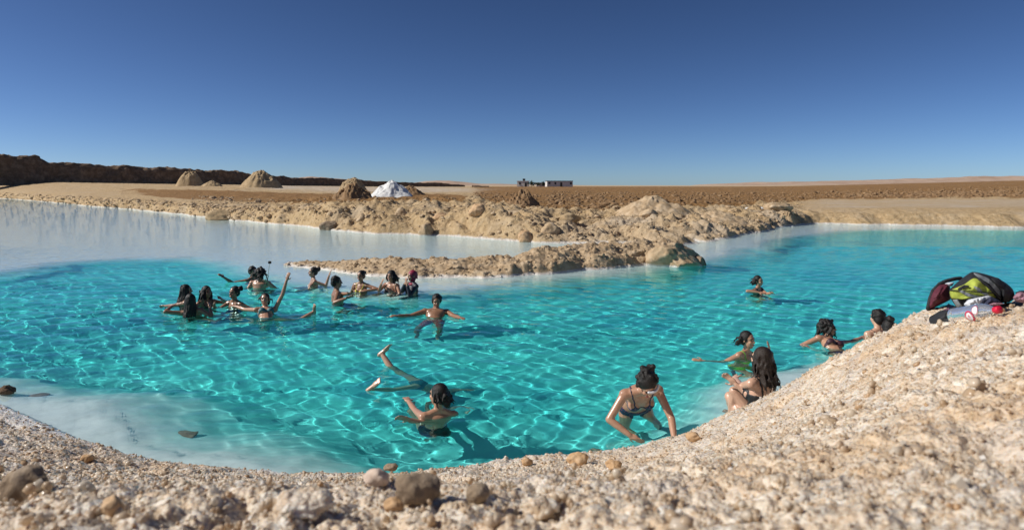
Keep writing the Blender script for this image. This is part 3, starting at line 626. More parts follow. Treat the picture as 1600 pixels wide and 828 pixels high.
def remeshed(name, parts, voxel, smooth=3, dec=None, factor=.5):
    v, f = fuse(parts); o = link('tmp', mesh_raw('tmp', v, f))
    m = o.modifiers.new('r', 'REMESH'); m.mode = 'VOXEL'; m.voxel_size = voxel; m.use_smooth_shade = True
    if smooth: q = o.modifiers.new('s', 'SMOOTH'); q.iterations = smooth; q.factor = factor
    if dec: q = o.modifiers.new('d', 'DECIMATE'); q.ratio = dec
    dg = bpy.context.evaluated_depsgraph_get(); me = bpy.data.meshes.new_from_object(o.evaluated_get(dg)); me.name = name
    old = o.data; bpy.data.objects.remove(o); bpy.data.meshes.remove(old)
    me.polygons.foreach_set('use_smooth', np.ones(len(me.polygons), bool)); return me
def ik(a, t, l1, l2, pole):
    a, t = np.asarray(a, float), np.asarray(t, float); d = t-a; L = np.linalg.norm(d)
    if L > (l1+l2)*.995: t = a+d/L*(l1+l2)*.995; d = t-a; L = np.linalg.norm(d)
    u = d/L; c = (l1*l1+L*L-l2*l2)/(2*L); h = math.sqrt(max(l1*l1-c*c, 1e-6)); p = unit(np.asarray(pole, float)-u*np.dot(pole, u))
    return a+u*c+p*h, t
SKIN = {}
def skin(tone):
    if tone not in SKIN:
        t = NT('skin_'+tone); c = dict(light=(.56, .34, .235), tan=(.43, .235, .15), brown=(.30, .155, .09), dark=(.20, .10, .06))[tone]
        f = t.noise(14, 3); t.base(t.ramp(f, [(.3, [q*.88 for q in c]), (.7, [min(1, q*1.08) for q in c])])); t.p.inputs['Roughness'].default_value = .36
        t.p.inputs['Coat Weight'].default_value = .25; t.p.inputs['Coat Roughness'].default_value = .15
        t.p.inputs['Subsurface Weight'].default_value = 0; SKIN[tone] = t.m
    return SKIN[tone]
def cloth(name, col, pattern=None):
    t = NT(name)
    if pattern:
        v = t.n('ShaderNodeTexVoronoi', i_Scale=45.0); t.l(t.pos(), v.inputs['Vector']); t.base(t.mix(t.mapr(v.outputs['Distance'], .25, .35), pattern, col))
    else: t.base(col)
    t.p.inputs['Roughness'].default_value = .55; b = t.noise(60, 3); t.bump(b, .3, .004); return t.m
CL = dict(black=cloth('black_swim', (.012, .012, .014)), yellow=cloth('yellow_swim', (.72, .62, .06)), green=cloth('green_swim', (.16, .46, .05)), navy=cloth('navy_swim', (.018, .03, .075), (.25, .06, .12)),
          red=cloth('red_shorts', (.55, .03, .04), (.75, .72, .70)), white=cloth('white_swim', (.62, .66, .66), (.2, .45, .42)), maroon=cloth('maroon_scarf', (.26, .012, .045)), burk=cloth('burkini', (.015, .017, .03)),
          plum=cloth('plum_swim', (.05, .018, .028)), teal=cloth('teal_swim', (.03, .14, .16)))
def hair_mat(name, c):
    t = NT(name); n = t.noise(120, 4); t.base(t.ramp(n, [(.3, [q*.6 for q in c]), (.7, [q*1.5 for q in c])])); t.p.inputs['Roughness'].default_value = .5; t.p.inputs['Specular IOR Level'].default_value = .35; t.bump(n, .8, .008); return t.m
HAIR = dict(black=hair_mat('hair_black', (.012, .010, .009)), brown=hair_mat('hair_brown', (.022, .014, .010)))
M['eye'] = plain('eye_dark', (.02, .015, .012), .15); M['lips'] = plain('lips', (.36, .12, .10), .4); M['brow'] = plain('brow', (.015, .01, .008), .7)
M['steel'] = plain('steel', (.5, .5, .5), .3); M['blackplastic'] = plain('black_plastic', (.015, .015, .017), .35); M['whiteband'] = plain('white_band', (.62, .64, .68), .5)

def shell(name, me, keep, off, mat, parent, recv=True):
    """a garment: the chosen faces of the body lifted off the skin, with a turned-in hem"""
    v = verts_of(me).astype(float); nn = np.empty(len(v)*3, np.float32); me.vertices.foreach_get('normal', nn); nn = nn.reshape(-1, 3)
    bm = bmesh.new(); idx = {}; 
    for p in me.polygons:
        if all(keep[i] for i in p.vertices):
            fv = []
            for i in p.vertices:
                if i not in idx: idx[i] = bm.verts.new(v[i]+nn[i]*off)
                fv.append(idx[i])
            try: bm.faces.new(fv)
            except ValueError: pass
    if not bm.faces: bm.free(); return None
    bm.faces.ensure_lookup_table(); seen = set(); isl = []
    for f0 in bm.faces:
        if f0 in seen: continue
        st_ = [f0]; seen.add(f0); comp = []
        while st_:
            f1 = st_.pop(); comp.append(f1)
            for e in f1.edges:
                for f2 in e.link_faces:
                    if f2 not in seen: seen.add(f2); st_.append(f2)
        isl.append(comp)
    isl.sort(key=len, reverse=True); bmesh.ops.delete(bm, geom=[f1 for c in isl[1:] for f1 in c], context='FACES')
    idx = {i: b for i, b in idx.items() if b.is_valid}
    inv = {b: i for i, b in idx.items()}; be = [e for e in bm.edges if e.is_boundary]
    for _ in range(3):                                         # smooth the hem
        new = {}
        for e in be:
            for a, b in ((e.verts[0], e.verts[1]), (e.verts[1], e.verts[0])): new.setdefault(a, []).append(b.co.copy())
        for a, l in new.items():
            if len(l) == 2: a.co = a.co*.5+(l[0]+l[1])*.25
    r_ = bmesh.ops.extrude_edge_only(bm, edges=be); ev = [g for g in r_['geom'] if isinstance(g, bmesh.types.BMVert)]
    cen = {}
    for e in be:
        for a in e.verts: cen[tuple(round(c, 6) for c in a.co)] = inv.get(a)
    for a in ev:
        i = cen.get(tuple(round(c, 6) for c in a.co))
        if i is not None: a.co = a.co-Vector(nn[i])*(off+.004)
    bmesh.ops.recalc_face_normals(bm, faces=bm.faces[:])
    o_me = bpy.data.meshes.new(name); bm.to_mesh(o_me); bm.free(); o_me.polygons.foreach_set('use_smooth', np.ones(len(o_me.polygons), bool))
    o = link(name, o_me, mat, parent); o.cycles.is_caustics_receiver = recv; return o

def person(label, head, d, yaw=0, lean=(0, 0, 1), hy=None, hp=0, male=False, tone='tan', hair='short', hcol='black', wear='bikini', wcol='black',
           armL=None, armR=None, poleL=None, poleR=None, legs='stand', kneeL=None, kneeR=None, voxel=.010, group=None, sc=1.0, band=False, glasses=False, root=None, armlen=1):
    """head: (photo px, row) of the head centre at distance d; arms and legs: world targets; yaw 0 faces the viewer, 90 faces right"""
    yaw = R(yaw); hy = R(hy) if hy is not None else yaw
    U = unit(lean); F = unit(V(math.sin(yaw), -math.cos(yaw), 0)); F = unit(F-U*np.dot(F, U)); L = np.cross(U, F)*1.0
    L = unit(V(math.cos(yaw), math.sin(yaw), 0)-U*np.dot(V(math.cos(yaw), math.sin(yaw), 0), U)); F = unit(np.cross(L, U))
    if np.dot(F, V(math.sin(yaw), -math.cos(yaw), 0)) < 0 and abs(U[2]) > .6: F = -F
    H = P(head[0], head[1], d)+V(0, 0, .0)
    hz = unit(V(0, 0, 1)*.75+U*.25); hF = V(math.sin(hy), -math.cos(hy), 0); hF = unit(hF*math.cos(R(hp))+V(0, 0, 1)*math.sin(R(hp))); hz = unit(hz-hF*np.dot(hz, hF)); hL = unit(np.cross(hz, hF))
    k = sc*(1.06 if male else 1.0); HA = np.array([hL, hF, hz]); TA = np.array([L, F, U])
    neck = H-hz*.155*k-U*.03*k-hF*.015; pel = neck-U*.49*k
    sw = (.195 if male else .168)*k; hw = (.09 if male else .095)*k
    shL, shR = neck-U*.035*k+L*sw, neck-U*.035*k-L*sw
    at = lambda a, s, f: pel+U*a*k+L*s*k+F*f*k
    parts = []; bones = []
    B = lambda c, ax, rad: parts.append(ball(c, ax, np.array(rad)*k))
    def seg(a, b, ra, rb, lab=None, n=10):
        parts.append(lathe_seg(a, b, ra*k, rb*k, n))
        if lab: bones.append((lab, np.asarray(a), np.asarray(b), ra*k, rb*k))
    B(at(.02, 0, -.005), TA, (.165, .118, .125) if not male else (.155, .11, .12)); B(at(.17, 0, 0), TA, (.128, .092, .14) if not male else (.145, .10, .14))
    B(at(.33, 0, 0), TA, (.145, .108, .165) if not male else (.172, .118, .17)); B(at(.42, 0, -.01), TA, (.15, .085, .08) if not male else (.18, .095, .085))
    for s in (-1, 1):
        B(at(-.01, s*.075, -.055), TA, (.085, .085, .09))
        if not male: B(at(.315, s*.072, .078), TA, (.064, .06, .062))
        else: B(at(.355, s*.08, .07), TA, (.085, .045, .06))
        seg(neck+U*.03*k, (shL if s > 0 else shR)-U*.005, .042, .045)
    seg(at(.05, 0, 0), at(.40, 0, 0), .10, .10, 'torso')
    seg(shL, shR, .056, .056, 'torso'); seg(neck-U*.02, H-hz*.06*k, .052 if not male else .06, .048 if not male else .056, 'neck')
    # head
    hat = lambda x, y, z: H+hL*x*k+hF*y*k+hz*z*k
    B(hat(0, -.008, .03), HA, (.074, .093, .088)); B(hat(0, .025, -.035), HA, (.058, .066, .078)); B(hat(0, .058, -.088), HA, (.028, .026, .022))
    seg(hat(0, .088, .015), hat(0, .108, -.022), .008, .014); B(hat(0, .080, -.062), HA, (.024, .014, .012)); B(hat(0, .078, .03), HA, (.05, .014, .014))
    for s in (-1, 1): B(hat(s*.076, -.005, -.005), HA, (.01, .02, .03)); B(hat(s*.035, .068, -.025), HA, (.022, .02, .02))
    bones.append(('head', hat(0, 0, -.05), hat(0, 0, .05), .08*k, .08*k))
    # arms
    hands = []
    for s, sh, tgt, pole in ((1, shL, armL, poleL), (-1, shR, armR, poleR)):
        side = L*s
        if tgt is None: tgt = sh+side*.12*k-U*.42*k+F*.16*k
        el, wr = ik(sh, tgt, .285*k*armlen, .245*k*armlen, pole if pole is not None else -F*.7-V(0, 0, .5)+side*.5)
        r0 = .046 if not male else .054
        B(sh, TA, (r0*1.12,)*3); seg(sh, el, r0, r0*.8, 'arm'); seg(el, el+(wr-el)*.35, r0*.82, r0*.80, 'arm'); seg(el+(wr-el)*.35, wr, r0*.80, .026, 'arm')
        fd = unit(wr-el); pd = unit(np.cross(fd, unit(np.cross(fd, F+V(.01, .02, .9))))); sd_ = unit(np.cross(fd, pd)); kk = k
        pc = wr+fd*.045*k; parts.append(ball(pc, np.array([sd_, pd, fd]), np.array((.040, .017, .052))*k))
        for j, (o_, ln) in enumerate(((-.029, .062), (-.010, .074), (.010, .070), (.028, .055))):
            b0 = pc+fd*.038*k+sd_*o_*k; b1 = b0+unit(fd+sd_*o_*4+pd*.12)*ln*.55*k; b2 = b1+unit(fd+sd_*o_*3+pd*.45)*ln*.5*k
            seg(b0, b1, .0098, .0092, None, 6); seg(b1, b2, .0092, .0082, None, 6)
        b0 = wr+fd*.018*k-sd_*.03*k; b1 = b0+unit(fd*.7-sd_*.8+pd*.2)*.042*k; b2 = b1+unit(fd-sd_*.35+pd*.3)*.034*k
        seg(b0, b1, .012, .0105, None, 6); seg(b1, b2, .0105, .009, None, 6); bones.append(('hand', wr, wr+fd*.17*k, .03, .02)); hands.append(wr+fd*.06*k)
    # legs
    hips = [(1, at(-.03, .092, 0), kneeL), (-1, at(-.03, -.092, 0), kneeR)]
    for n_, (s, hip, spec) in enumerate(hips):
        if spec is None:
            fz = floor_z(hip[0], hip[1])+.075; tgt = V(hip[0], hip[1], fz)+L*s*.05+F*.04; spec = (tgt, F+L*s*.25)
        ft, pole = spec
        kn, an = ik(hip, ft, .42*k, .40*k, pole); m_ = 1.05 if male else 1
        B(hip, TA, (.092, .092, .09)); seg(hip, kn, .083*m_, .054, 'thigh'); B(kn, TA, (.054, .054, .054)); seg(kn, kn+(an-kn)*.3, .05, .054, 'shin'); seg(kn+(an-kn)*.3, an, .054*m_, .034, 'shin')
        sh_d = unit(an-kn); ff = F if abs(np.dot(F, sh_d)) < .8 else U
        fwd = unit(ff-sh_d*np.dot(ff, sh_d)*.75); lat = unit(np.cross(fwd, sh_d))
        seg(an+sh_d*.03-fwd*.035, an+sh_d*.035+fwd*.10, .034, .028, 'foot'); B(an+sh_d*.045+fwd*.10, np.array([lat, fwd, sh_d]), (.042, .06, .02))
        for j in range(5): b0 = an+sh_d*.05*k+fwd*.14*k+lat*(j-2)*.017*k; seg(b0, b0+fwd*(.035-.004*j)*k, .0115 if j == 0 else .0095, .009, None, 6)
    me = remeshed('person', parts, voxel*sc, 3, .55)
    rt = empty('person', (pel[0], pel[1], pel[2])); rt.matrix_world.translation = Vector(pel); off = Matrix.Translation(-Vector(pel))
    me.transform(off); 
    vb = verts_of(me).astype(float)+pel
    body = link('body', me, skin(tone), rt); body.cycles.is_caustics_receiver = True
    # which bone is each vertex on
    best = np.full(len(vb), 9.); lab = np.zeros(len(vb), int); names = ['torso', 'neck', 'head', 'arm', 'hand', 'thigh', 'shin', 'foot']
    for nm, a, b, ra, rb in bones:
        ab = b-a; t_ = np.clip(((vb-a)@ab)/(ab@ab), 0, 1); dd = np.linalg.norm(vb-a-t_[:, None]*ab, axis=1)-(ra+(rb-ra)*t_)
        w_ = dd < best; best[w_] = dd[w_]; lab[w_] = names.index(nm)
    rel = (vb-pel)/k; a_, s_, f_ = rel@U, rel@L, rel@F; tor = (lab == 0) | ((lab == 5) & (a_ > -.12) & (np.linalg.norm(rel, axis=1) < .20)); strict = lab == 0
    arms = (lab == 3) | (lab == 4)
    bv = bvh_of(me); mat = CL[wcol]
    def place(o):
        o.cycles.is_caustics_receiver = True; return o
    def strap(pts, rad=.006, name='strap', m=None):
        P3 = [at(*q) for q in pts]; Q = []
        for i in range(len(P3)-1):
            for t_ in np.linspace(0, 1, 7, endpoint=False): Q.append(P3[i]*(1-t_)+P3[i+1]*t_)
        Q.append(P3[-1]); Q2 = []
        for q in Q:
            h = bv.find_nearest(Vector(q-pel)); Q2.append(np.array(h[0])+np.array(h[1])*.003)
        ps = [lathe_seg(Q2[i], Q2[i+1], rad, rad, 6) for i in range(len(Q2)-1) if np.linalg.norm(Q2[i+1]-Q2[i]) > 1e-4]
        v, f = fuse(ps); return place(link(name, mesh_raw(name, v, f), m or mat, rt))
    def garment(name, keep, off_=.005, m=None): return shell(name, me, keep, off_, m or mat, rt)
    brief = tor & (a_ < .07) & ((a_ > -.02-.0*f_) | (np.abs(s_) < .055+.5*np.maximum(0, a_+.10))) & (a_ > -.16)
    if wear in ('bikini', 'cross', 'bandeau'):
        up = .375-np.abs(np.abs(s_)-.072)*.9 if wear == 'bikini' else .37
        garment('bikini_top', strict & (a_ > .262) & np.where(f_ > .0, a_ < up, a_ < .292)); garment('bikini_bottom', brief)
        if wear == 'bikini':
            for s in (-1, 1): strap([(.37, s*.075, .12), (.44, s*.095, .07), (.49, s*.10, 0), (.44, s*.10, -.09), (.30, s*.085, -.12)])
        if wear == 'cross':
            for s in (-1, 1): strap([(.37, s*.075, .12), (.44, s*.095, .07), (.485, s*.10, 0), (.42, s*.05, -.11), (.36, -s*.02, -.12), (.29, -s*.09, -.11)])
    elif wear == 'onepiece':
        tor2 = tor | (((lab == 5) | (lab == 6)) & (np.abs(s_) < .175) & (np.abs(f_) < .125)) | ((lab == 3) & (np.abs(s_) < .13) & (np.abs(f_) < .12))
        garment('swimsuit', brief | (tor2 & (a_ < .37) & (a_ > -.03) & (np.where(f_ < 0, a_ < .35, a_ < .39))))
        for s in (-1, 1): strap([(.36, s*.085, .12), (.44, s*.105, .07), (.49, s*.11, 0), (.44, s*.11, -.09), (.31, s*.10, -.12)], .008)
    elif wear == 'lowback':
        garment('swimsuit', brief | (tor & (a_ > -.03) & (np.where(f_ < 0, a_ < .20, a_ < .37))))
    elif wear == 'tank':
        garment('tank_top', (strict & (a_ < .41) & (a_ > -.03)) | brief)
        for s in (-1, 1): strap([(.39, s*.085, .11), (.45, s*.10, .07), (.49, s*.105, 0), (.44, s*.10, -.09), (.38, s*.09, -.12)], .014)
    elif wear == 'shorts':
        garment('swim_shorts', (tor & (a_ < .08)) | ((lab == 5) & (np.linalg.norm(rel, axis=1) < .36)), .012)
    elif wear == 'burkini':
        garment('burkini', (lab == 0) | (lab == 3) | (lab == 5) | (lab == 6) | (lab == 1), .009)
    # face
    def bit(name, shapes, m):
        v, f = fuse(shapes); return place(link(name, mesh_raw(name, v-pel, f), m, rt))
    for s in (-1, 1):
        bit('eye', [ball(hat(s*.032, .079, .008), HA, np.array((.013, .008, .0075))*k)], M['eye'])
        bit('eyebrow', [lathe_seg(hat(s*.016, .094, .03), hat(s*.052, .078, .032), .0048*k, .0035*k, 6)], M['brow'])
    bit('lips', [lathe_seg(hat(-.020, .091, -.058), hat(.020, .091, -.058), .0075*k, .0075*k, 6), ball(hat(0, .096, -.062), HA, np.array((.016, .006, .008))*k)], M['lips'])
    # hair
    q = np.random.default_rng(int(head[0]*7+head[1])); hp_ = []
    def cap(thick=.012, low=-.02):
        hp_.append(ball(hat(0, -.020, .045), HA, np.array((.078+thick, .088+thick, .080+thick))*k))
        hp_.append(ball(hat(0, -.052, -.01), HA, np.array((.074+thick, .060+thick, .075+thick*.5))*k))
        for s in (-1, 1): hp_.append(ball(hat(s*.062, -.012, .02), HA, np.array((.022+thick*.5, .05, .055))*k))
    def lock(p0, steps, rad):
        p = np.asarray(p0, float)
        for n_, st in enumerate(steps):
            p2 = p+np.asarray(st); r0 = rad*(1-.75*n_/len(steps)); hp_.append(lathe_seg(p, p2, r0*k, max(r0*.8, .006)*k, 7)); p = p2
    def hang(n, length, spread, rad, curl=0, front=True):
        for i in range(n):
            th = q.uniform(-2.5, 2.5) if front else q.uniform(-1.6, 1.6)      # 0 = back of the head
            dr = -hF*math.cos(th)+hL*math.sin(th); p0 = hat(0, -.02, .02)+dr*.078*k+hz*q.uniform(-.02, .04)*k
            st = []; cur = dr*.012
            for j in range(7):
                cur = V(0, 0, -length/7)*q.uniform(.85, 1.1)+dr*spread*max(0, .05-.012*j)+q.normal(0, 1, 3)*curl
                if j > 2: cur = cur-F*.012
                st.append(cur*k)
            lock(p0, st, rad)
    if hair == 'short':
        cap(.008)
        for i in range(46):
            dr = unit(q.normal(0, 1, 3)+V(0, 0, .6)-hF*.5); p0 = hat(0, -.018, .04)+dr*.086*k; hp_.append(ball(p0, HA, np.array((.02,)*3)*q.uniform(.6, 1.1)*k))
    elif hair == 'curly':
        cap(.012)
        for i in range(90):
            dr = unit(q.normal(0, 1, 3)-hF*.55+hz*.25); 
            if np.dot(dr, hF) > .45 and np.dot(dr, hz) < .55: continue
            hp_.append(ball(hat(0, -.02, .02)+dr*q.uniform(.085, .125)*k, HA, np.array((.024,)*3)*q.uniform(.7, 1.2)*k))
        hang(26, .16, .4, .02, .012)
    elif hair in ('long', 'longwavy'):
        cap(.006); hang(70, .33 if hair == 'long' else .27, .12, .015, .005 if hair == 'long' else .011)
        for i in range(10): lock(hat(0, -.03, .05)+q.normal(0, .06, 3)*k, [(V(0, 0, -.05)+q.normal(0, .014, 3))*k for j in range(6)], .009)
    elif hair == 'bob':
        cap(.014); hang(44, .17, .45, .024, .008)
    elif hair in ('bun', 'topbun', 'ponytail', 'lowbun', 'sidebun'):
        cap(.006 if not band else .010); c = dict(bun=hat(0, -.125, .06), topbun=hat(0, -.06, .145), ponytail=hat(0, -.125, .05), lowbun=hat(0, -.115, -.05), sidebun=hat(.09, -.07, .07))[hair]
        for i in range(14): hp_.append(ball(c+q.normal(0, .014, 3), HA, np.array((.030,)*3)*q.uniform(.7, 1.2)*k))
        if band:
            for i in range(70):
                dr = unit(q.normal(0, 1, 3)-hF*.5+hz*.5)
                if np.dot(dr, hF) < .5: hp_.append(ball(hat(0, -.02, .035)+dr*q.uniform(.088, .108)*k, HA, np.array((.018,)*3)*q.uniform(.7, 1.2)*k))
            for i in range(12): hp_.append(ball(c+hL*.05*k+q.normal(0, .02, 3), HA, np.array((.026,)*3)*q.uniform(.7, 1.2)*k))
        if hair == 'ponytail':
            for i in range(14): lock(c, [(-hF*.010+V(0, 0, -.035)+q.normal(0, .007, 3))*k for j in range(6)], .022)
        if hair == 'lowbun': hang(12, .10, .3, .018, .01, False)
    if hair == 'scarf':
        sp = [ball(hat(0, -.016, .035), HA, np.array((.092, .108, .098))*k), ball(hat(0, -.01, -.06), HA, np.array((.082, .075, .085))*k), ball(hat(0, -.06, .01), HA, np.array((.08, .075, .09))*k), ball(neck, TA, np.array((.105, .095, .05))*k)]
        for i in range(10): a0 = q.uniform(-1.2, 1.2); sp.append(lathe_seg(hat(math.sin(a0)*.09, -.07, .08), hat(math.sin(a0)*.08, -.10, -.06), .012*k, .01*k, 6))
        hm = remeshed('headscarf', sp, .008, 2, .7); hm.transform(off); keep = None
        hv = verts_of(hm)+pel; x_, y_, z_ = ((hv-H)/k)@hL, ((hv-H)/k)@hF, ((hv-H)/k)@hz
        ho = link('headscarf', hm, CL['maroon'], rt)
        bmx = bmesh.new(); bmx.from_mesh(hm); bmx.verts.ensure_lookup_table()
        dl = [f for f in bmx.faces if all((abs(x_[v.index]) < .055 and y_[v.index] > .03 and -.085 < z_[v.index] < .055) for v in f.verts)]
        bmesh.ops.delete(bmx, geom=dl, context='FACES'); bmx.to_mesh(hm); bmx.free()
    else:
        hm = remeshed('hair', hp_, .0085 if voxel < .009 else .010, 1, .6); hm.transform(off); place(link('hair', hm, HAIR[hcol], rt))
    if band:
        sp = []; n_ = 22
        for i in range(n_):
            a0 = -.3+1.4*i/(n_-1); a1 = -.3+1.4*(i+1)/(n_-1); sp.append(lathe_seg(hat(math.sin(a0)*.094, -.006+math.cos(a0)*.108, .05), hat(math.sin(a1)*.094, -.006+math.cos(a1)*.108, .05), .013*k, .013*k, 6))
        bit('headband', sp, M['whiteband'])
    if glasses:
        sp = []
        for s in (-1, 1):
            c0 = hat(s*.033, .098, .008) 
            for i in range(14):
                a0, a1 = 2*math.pi*i/14, 2*math.pi*(i+1)/14
                sp.append(lathe_seg(c0+hL*math.cos(a0)*.026+hz*math.sin(a0)*.021, c0+hL*math.cos(a1)*.026+hz*math.sin(a1)*.021, .004, .004, 5))
            sp.append(lathe_seg(hat(s*.058, .094, .012), hat(s*.08, .0, .012), .003, .003, 5)); sp.append(ball(c0, HA, np.array((.024, .003, .019))))
        bit('sunglasses', sp, M['blackplastic'])
    tag(rt, label, 'person', group or 'bathers in the pool'); return rt, hands

GL = 'bathers in the pool'
NV = .0075
# --- the cluster holding hands on the far side of the pool, left
person('woman with long dark hair behind another long-haired woman at the end of the hand-holding cluster', (291, 454), 12.6, 115, hair='long', tone='brown', armR=W(247, 482)+V(0, 0, .03), armL=P(312, 476, 12.7))
person('long-haired woman seen from behind, closest of the hand-holding cluster', (298, 469), 12.0, 190, lean=(-.1, -.25, .9), hair='long', tone='brown', armL=P(268, 479, 12.1), armR=P(328, 481, 12.1), poleL=V(-1, 0, .3),
       kneeL=(P(352, 503, 11.5), V(0, 0, 1)), kneeR=(P(345, 508, 11.3), V(0, 0, 1)))
person('woman with bushy wavy long hair in the middle of the cluster', (323, 456), 13.0, 60, hair='longwavy', tone='brown', armR=P(305, 478, 12.9), armL=P(347, 468, 13.1))
person('broad-shouldered bather with a side bun in the hand-holding cluster', (366, 457), 12.9, -25, male=False, hair='sidebun', tone='brown', wear='onepiece', armR=P(335, 478, 12.6), armL=P(384, 480, 12.6), sc=1.04)
person('woman floating on her back with one arm raised and a foot out of the water', (414, 468), 12.2, 35, lean=(-.35, .80, .42), hy=10, hp=12, hair='lowbun', tone='tan', wcol='teal', armL=P(451, 430, 12.3), poleL=V(1, 0, -.3), armR=P(354, 476, 12.5), poleR=V(0, 0, -1),
       kneeL=(P(489, 488, 12.0), V(.1, -.7, -.4)), kneeR=(P(478, 506, 12.3), V(0, -.4, -1)), armlen=1.12)
person('dark-haired bather facing right behind the man with the selfie stick', (395, 424), 16.6, 60, male=True, hair='short', tone='brown', wear='shorts', wcol='red', armR=P(350, 433.5, 16.2), poleR=V(0, 0, -1))
_, hd = person('man seen from behind holding a selfie stick', (407, 427), 15.4, 172, male=True, hair='curly', tone='tan', wear='shorts', wcol='navy', armR=P(420.5, 443, 15.2), armL=P(398, 452, 15.5), poleR=V(1, 0, -.8))
person('woman with puffy dark ponytail and pale bikini raising one hand', (489, 425), 15.6, -65, hair='bun', tone='tan', wcol='white', armL=P(514, 431, 15.5), poleL=V(.6, 0, -1), armR=P(482, 452, 15.0))
person('shirtless man standing side-on with short dark hair and forearms stretched forward', (526, 441), 13.5, 112, male=True, hair='short', tone='brown', wear='shorts', wcol='navy', armL=P(548, 459, 13.2), armR=P(541, 466, 13.0), lean=(-.16, 0, 1))
person('woman in a yellow bikini standing in front of the salt spit', (564, 431), 14.8, -22, hair='bun', tone='brown', wcol='yellow', armR=P(550, 452, 14.6), armL=P(573, 454, 14.6), poleL=V(1, 0, 0))
person('smiling woman with a dark bob beside the bather in a red headscarf', (611, 431), 14.8, -25, hair='bob', tone='tan', wear='bandeau', wcol='plum', armR=P(596, 443, 14.5), poleR=V(-.6, 0, -1), armL=P(612, 455, 14.5))
person('bather in black full-cover swimsuit and dark red headscarf', (644, 431), 14.5, -55, hair='scarf', tone='tan', wear='burkini', wcol='burk', armL=P(636, 445, 14.2), armR=P(633, 443, 14.3), poleL=V(.4, 0, -1), poleR=V(-.6, .2, -1))
person('man in red and white shorts lying back with both arms spread wide', (682, 471), 12.15, 8, lean=(-.03, .90, .42), hp=-8, male=True, hair='short', tone='brown', wear='shorts', wcol='red', armR=P(622, 493.5, 11.8), armL=P(727, 499.5, 11.5), poleR=V(0, .5, -1), poleL=V(0, .3, -.6),
       kneeR=(V(-1.65, 11.2, -.85), V(-.8, -.3, .8)), kneeL=(V(-1.30, 11.3, -.95), V(.3, -.5, .3)))
# --- swimmer upside down, only the legs show
person('diving swimmer with only two spread legs sticking out of the water', (690, 668), 8.32, 90, lean=(.55, .08, -.80), hy=90, hair='short', tone='light', wear='bikini', wcol='teal', armL=V(-.6, 8.7, -1.05), armR=V(-.6, 8.0, -1.05),
       kneeL=(P(590, 543, 8.75), V(-.2, .3, -.2)), kneeR=(P(580, 609, 7.62), V(-.2, -.3, -.3)), voxel=.009)
person('woman with dark hair pinned low, bare back and black top, closest in the water', (685, 617), 6.75, 205, hy=235, hair='lowbun', tone='tan', wear='lowback', wcol='black', armL=P(634, 622, 7.25), armR=P(640, 656, 6.55), poleL=V(0, -.4, -1), poleR=V(0, -.5, -1), lean=(.10, 0, 1), voxel=NV, kneeL=(V(-1.2, 7.55, -.55), V(0, .3, 1)), kneeR=(V(-1.0, 7.6, -.6), V(0, .3, 1)))
# --- right side
person('woman with a white headband bending forward with one hand on the salt shelf', (1011, 601), 6.15, 12, lean=(-.02, -.80, .52), hy=15, hp=-48, hair='bun', tone='tan', wcol='navy', armR=P(985, 680, 6.15), armL=P(1054, 687, 5.98), poleR=V(-1, .3, 0), poleL=V(.5, .8, 0),
       kneeR=(V(1.28, 7.0, -.60), V(-.35, -1, 0)), kneeL=(V(1.62, 7.0, -.60), V(.25, -1, 0)), voxel=NV, band=True)
person('woman in a lime green bikini with an arm stretched out and one hand raised', (1168, 531), 9.0, 38, hair='lowbun', tone='tan', wcol='green', armR=P(1099, 565, 8.9), poleR=V(0, 0, -1), armL=P(1202, 548, 8.8), poleL=V(.6, 0, -1), lean=(.18, 0, 1), voxel=.009)
person('woman with long wavy dark hair in a black swimsuit seated on the bank edge', (1190, 561), 6.35, 214, hair='longwavy', hcol='brown', tone='light', wear='onepiece', wcol='black', armL=P(1150, 592, 6.75), armR=P(1150, 600, 6.45), poleL=V(-.5, 0, -1), poleR=V(-.3, -.4, -1), lean=(.10, -.05, 1),
       kneeL=(P(1150, 650, 6.85)+V(0, 0, -.05), V(-.4, .5, 1)), kneeR=(P(1142, 656, 6.6)+V(0, 0, -.08), V(-.6, .3, 1)), voxel=NV)
person('woman in a black tank top bathing alone near the far right shore', (1185, 439), 14.6, 40, hair='lowbun', tone='tan', wear='tank', wcol='black', armR=P(1186, 457, 14.25), armL=P(1205, 458, 14.2), poleR=V(-1, 0, .1))
person('woman with curly hair and sunglasses reclining with raised thighs by the bank', (1294, 512), 9.9, 30, lean=(.05, .86, .46), hy=62, hair='curly', tone='tan', wcol='plum', armR=P(1258, 540, 9.6), armL=P(1350, 527, 10.1), poleR=V(-.4, .6, -.4), poleL=V(0, 0, -1), glasses=True,
       kneeR=(V(4.95, 8.55, -.25), V(-.1, -.3, 1)), kneeL=(V(5.30, 8.75, -.25), V(.3, -.1, 1)), voxel=.009)
person('woman with short hair and crossed black straps on her bare back', (1371, 497), 9.1, 192, hair='short', tone='light', wear='cross', wcol='black', armL=P(1353, 540, 9.1), armR=P(1398, 545, 9.0), kneeL=(V(5.0, 9.6, -.5), V(0, 1, 1)), kneeR=(V(5.3, 9.6, -.5), V(0, 1, 1)), voxel=.009)
person('bather with a dark topknot partly hidden by the bank edge', (1388, 513), 8.9, 170, hy=165, hair='topbun', tone='tan', wear='onepiece', wcol='black', kneeL=(V(5.0, 9.4, -.5), V(0, 1, 1)), kneeR=(V(5.5, 9.4, -.5), V(0, 1, 1)), voxel=.009)
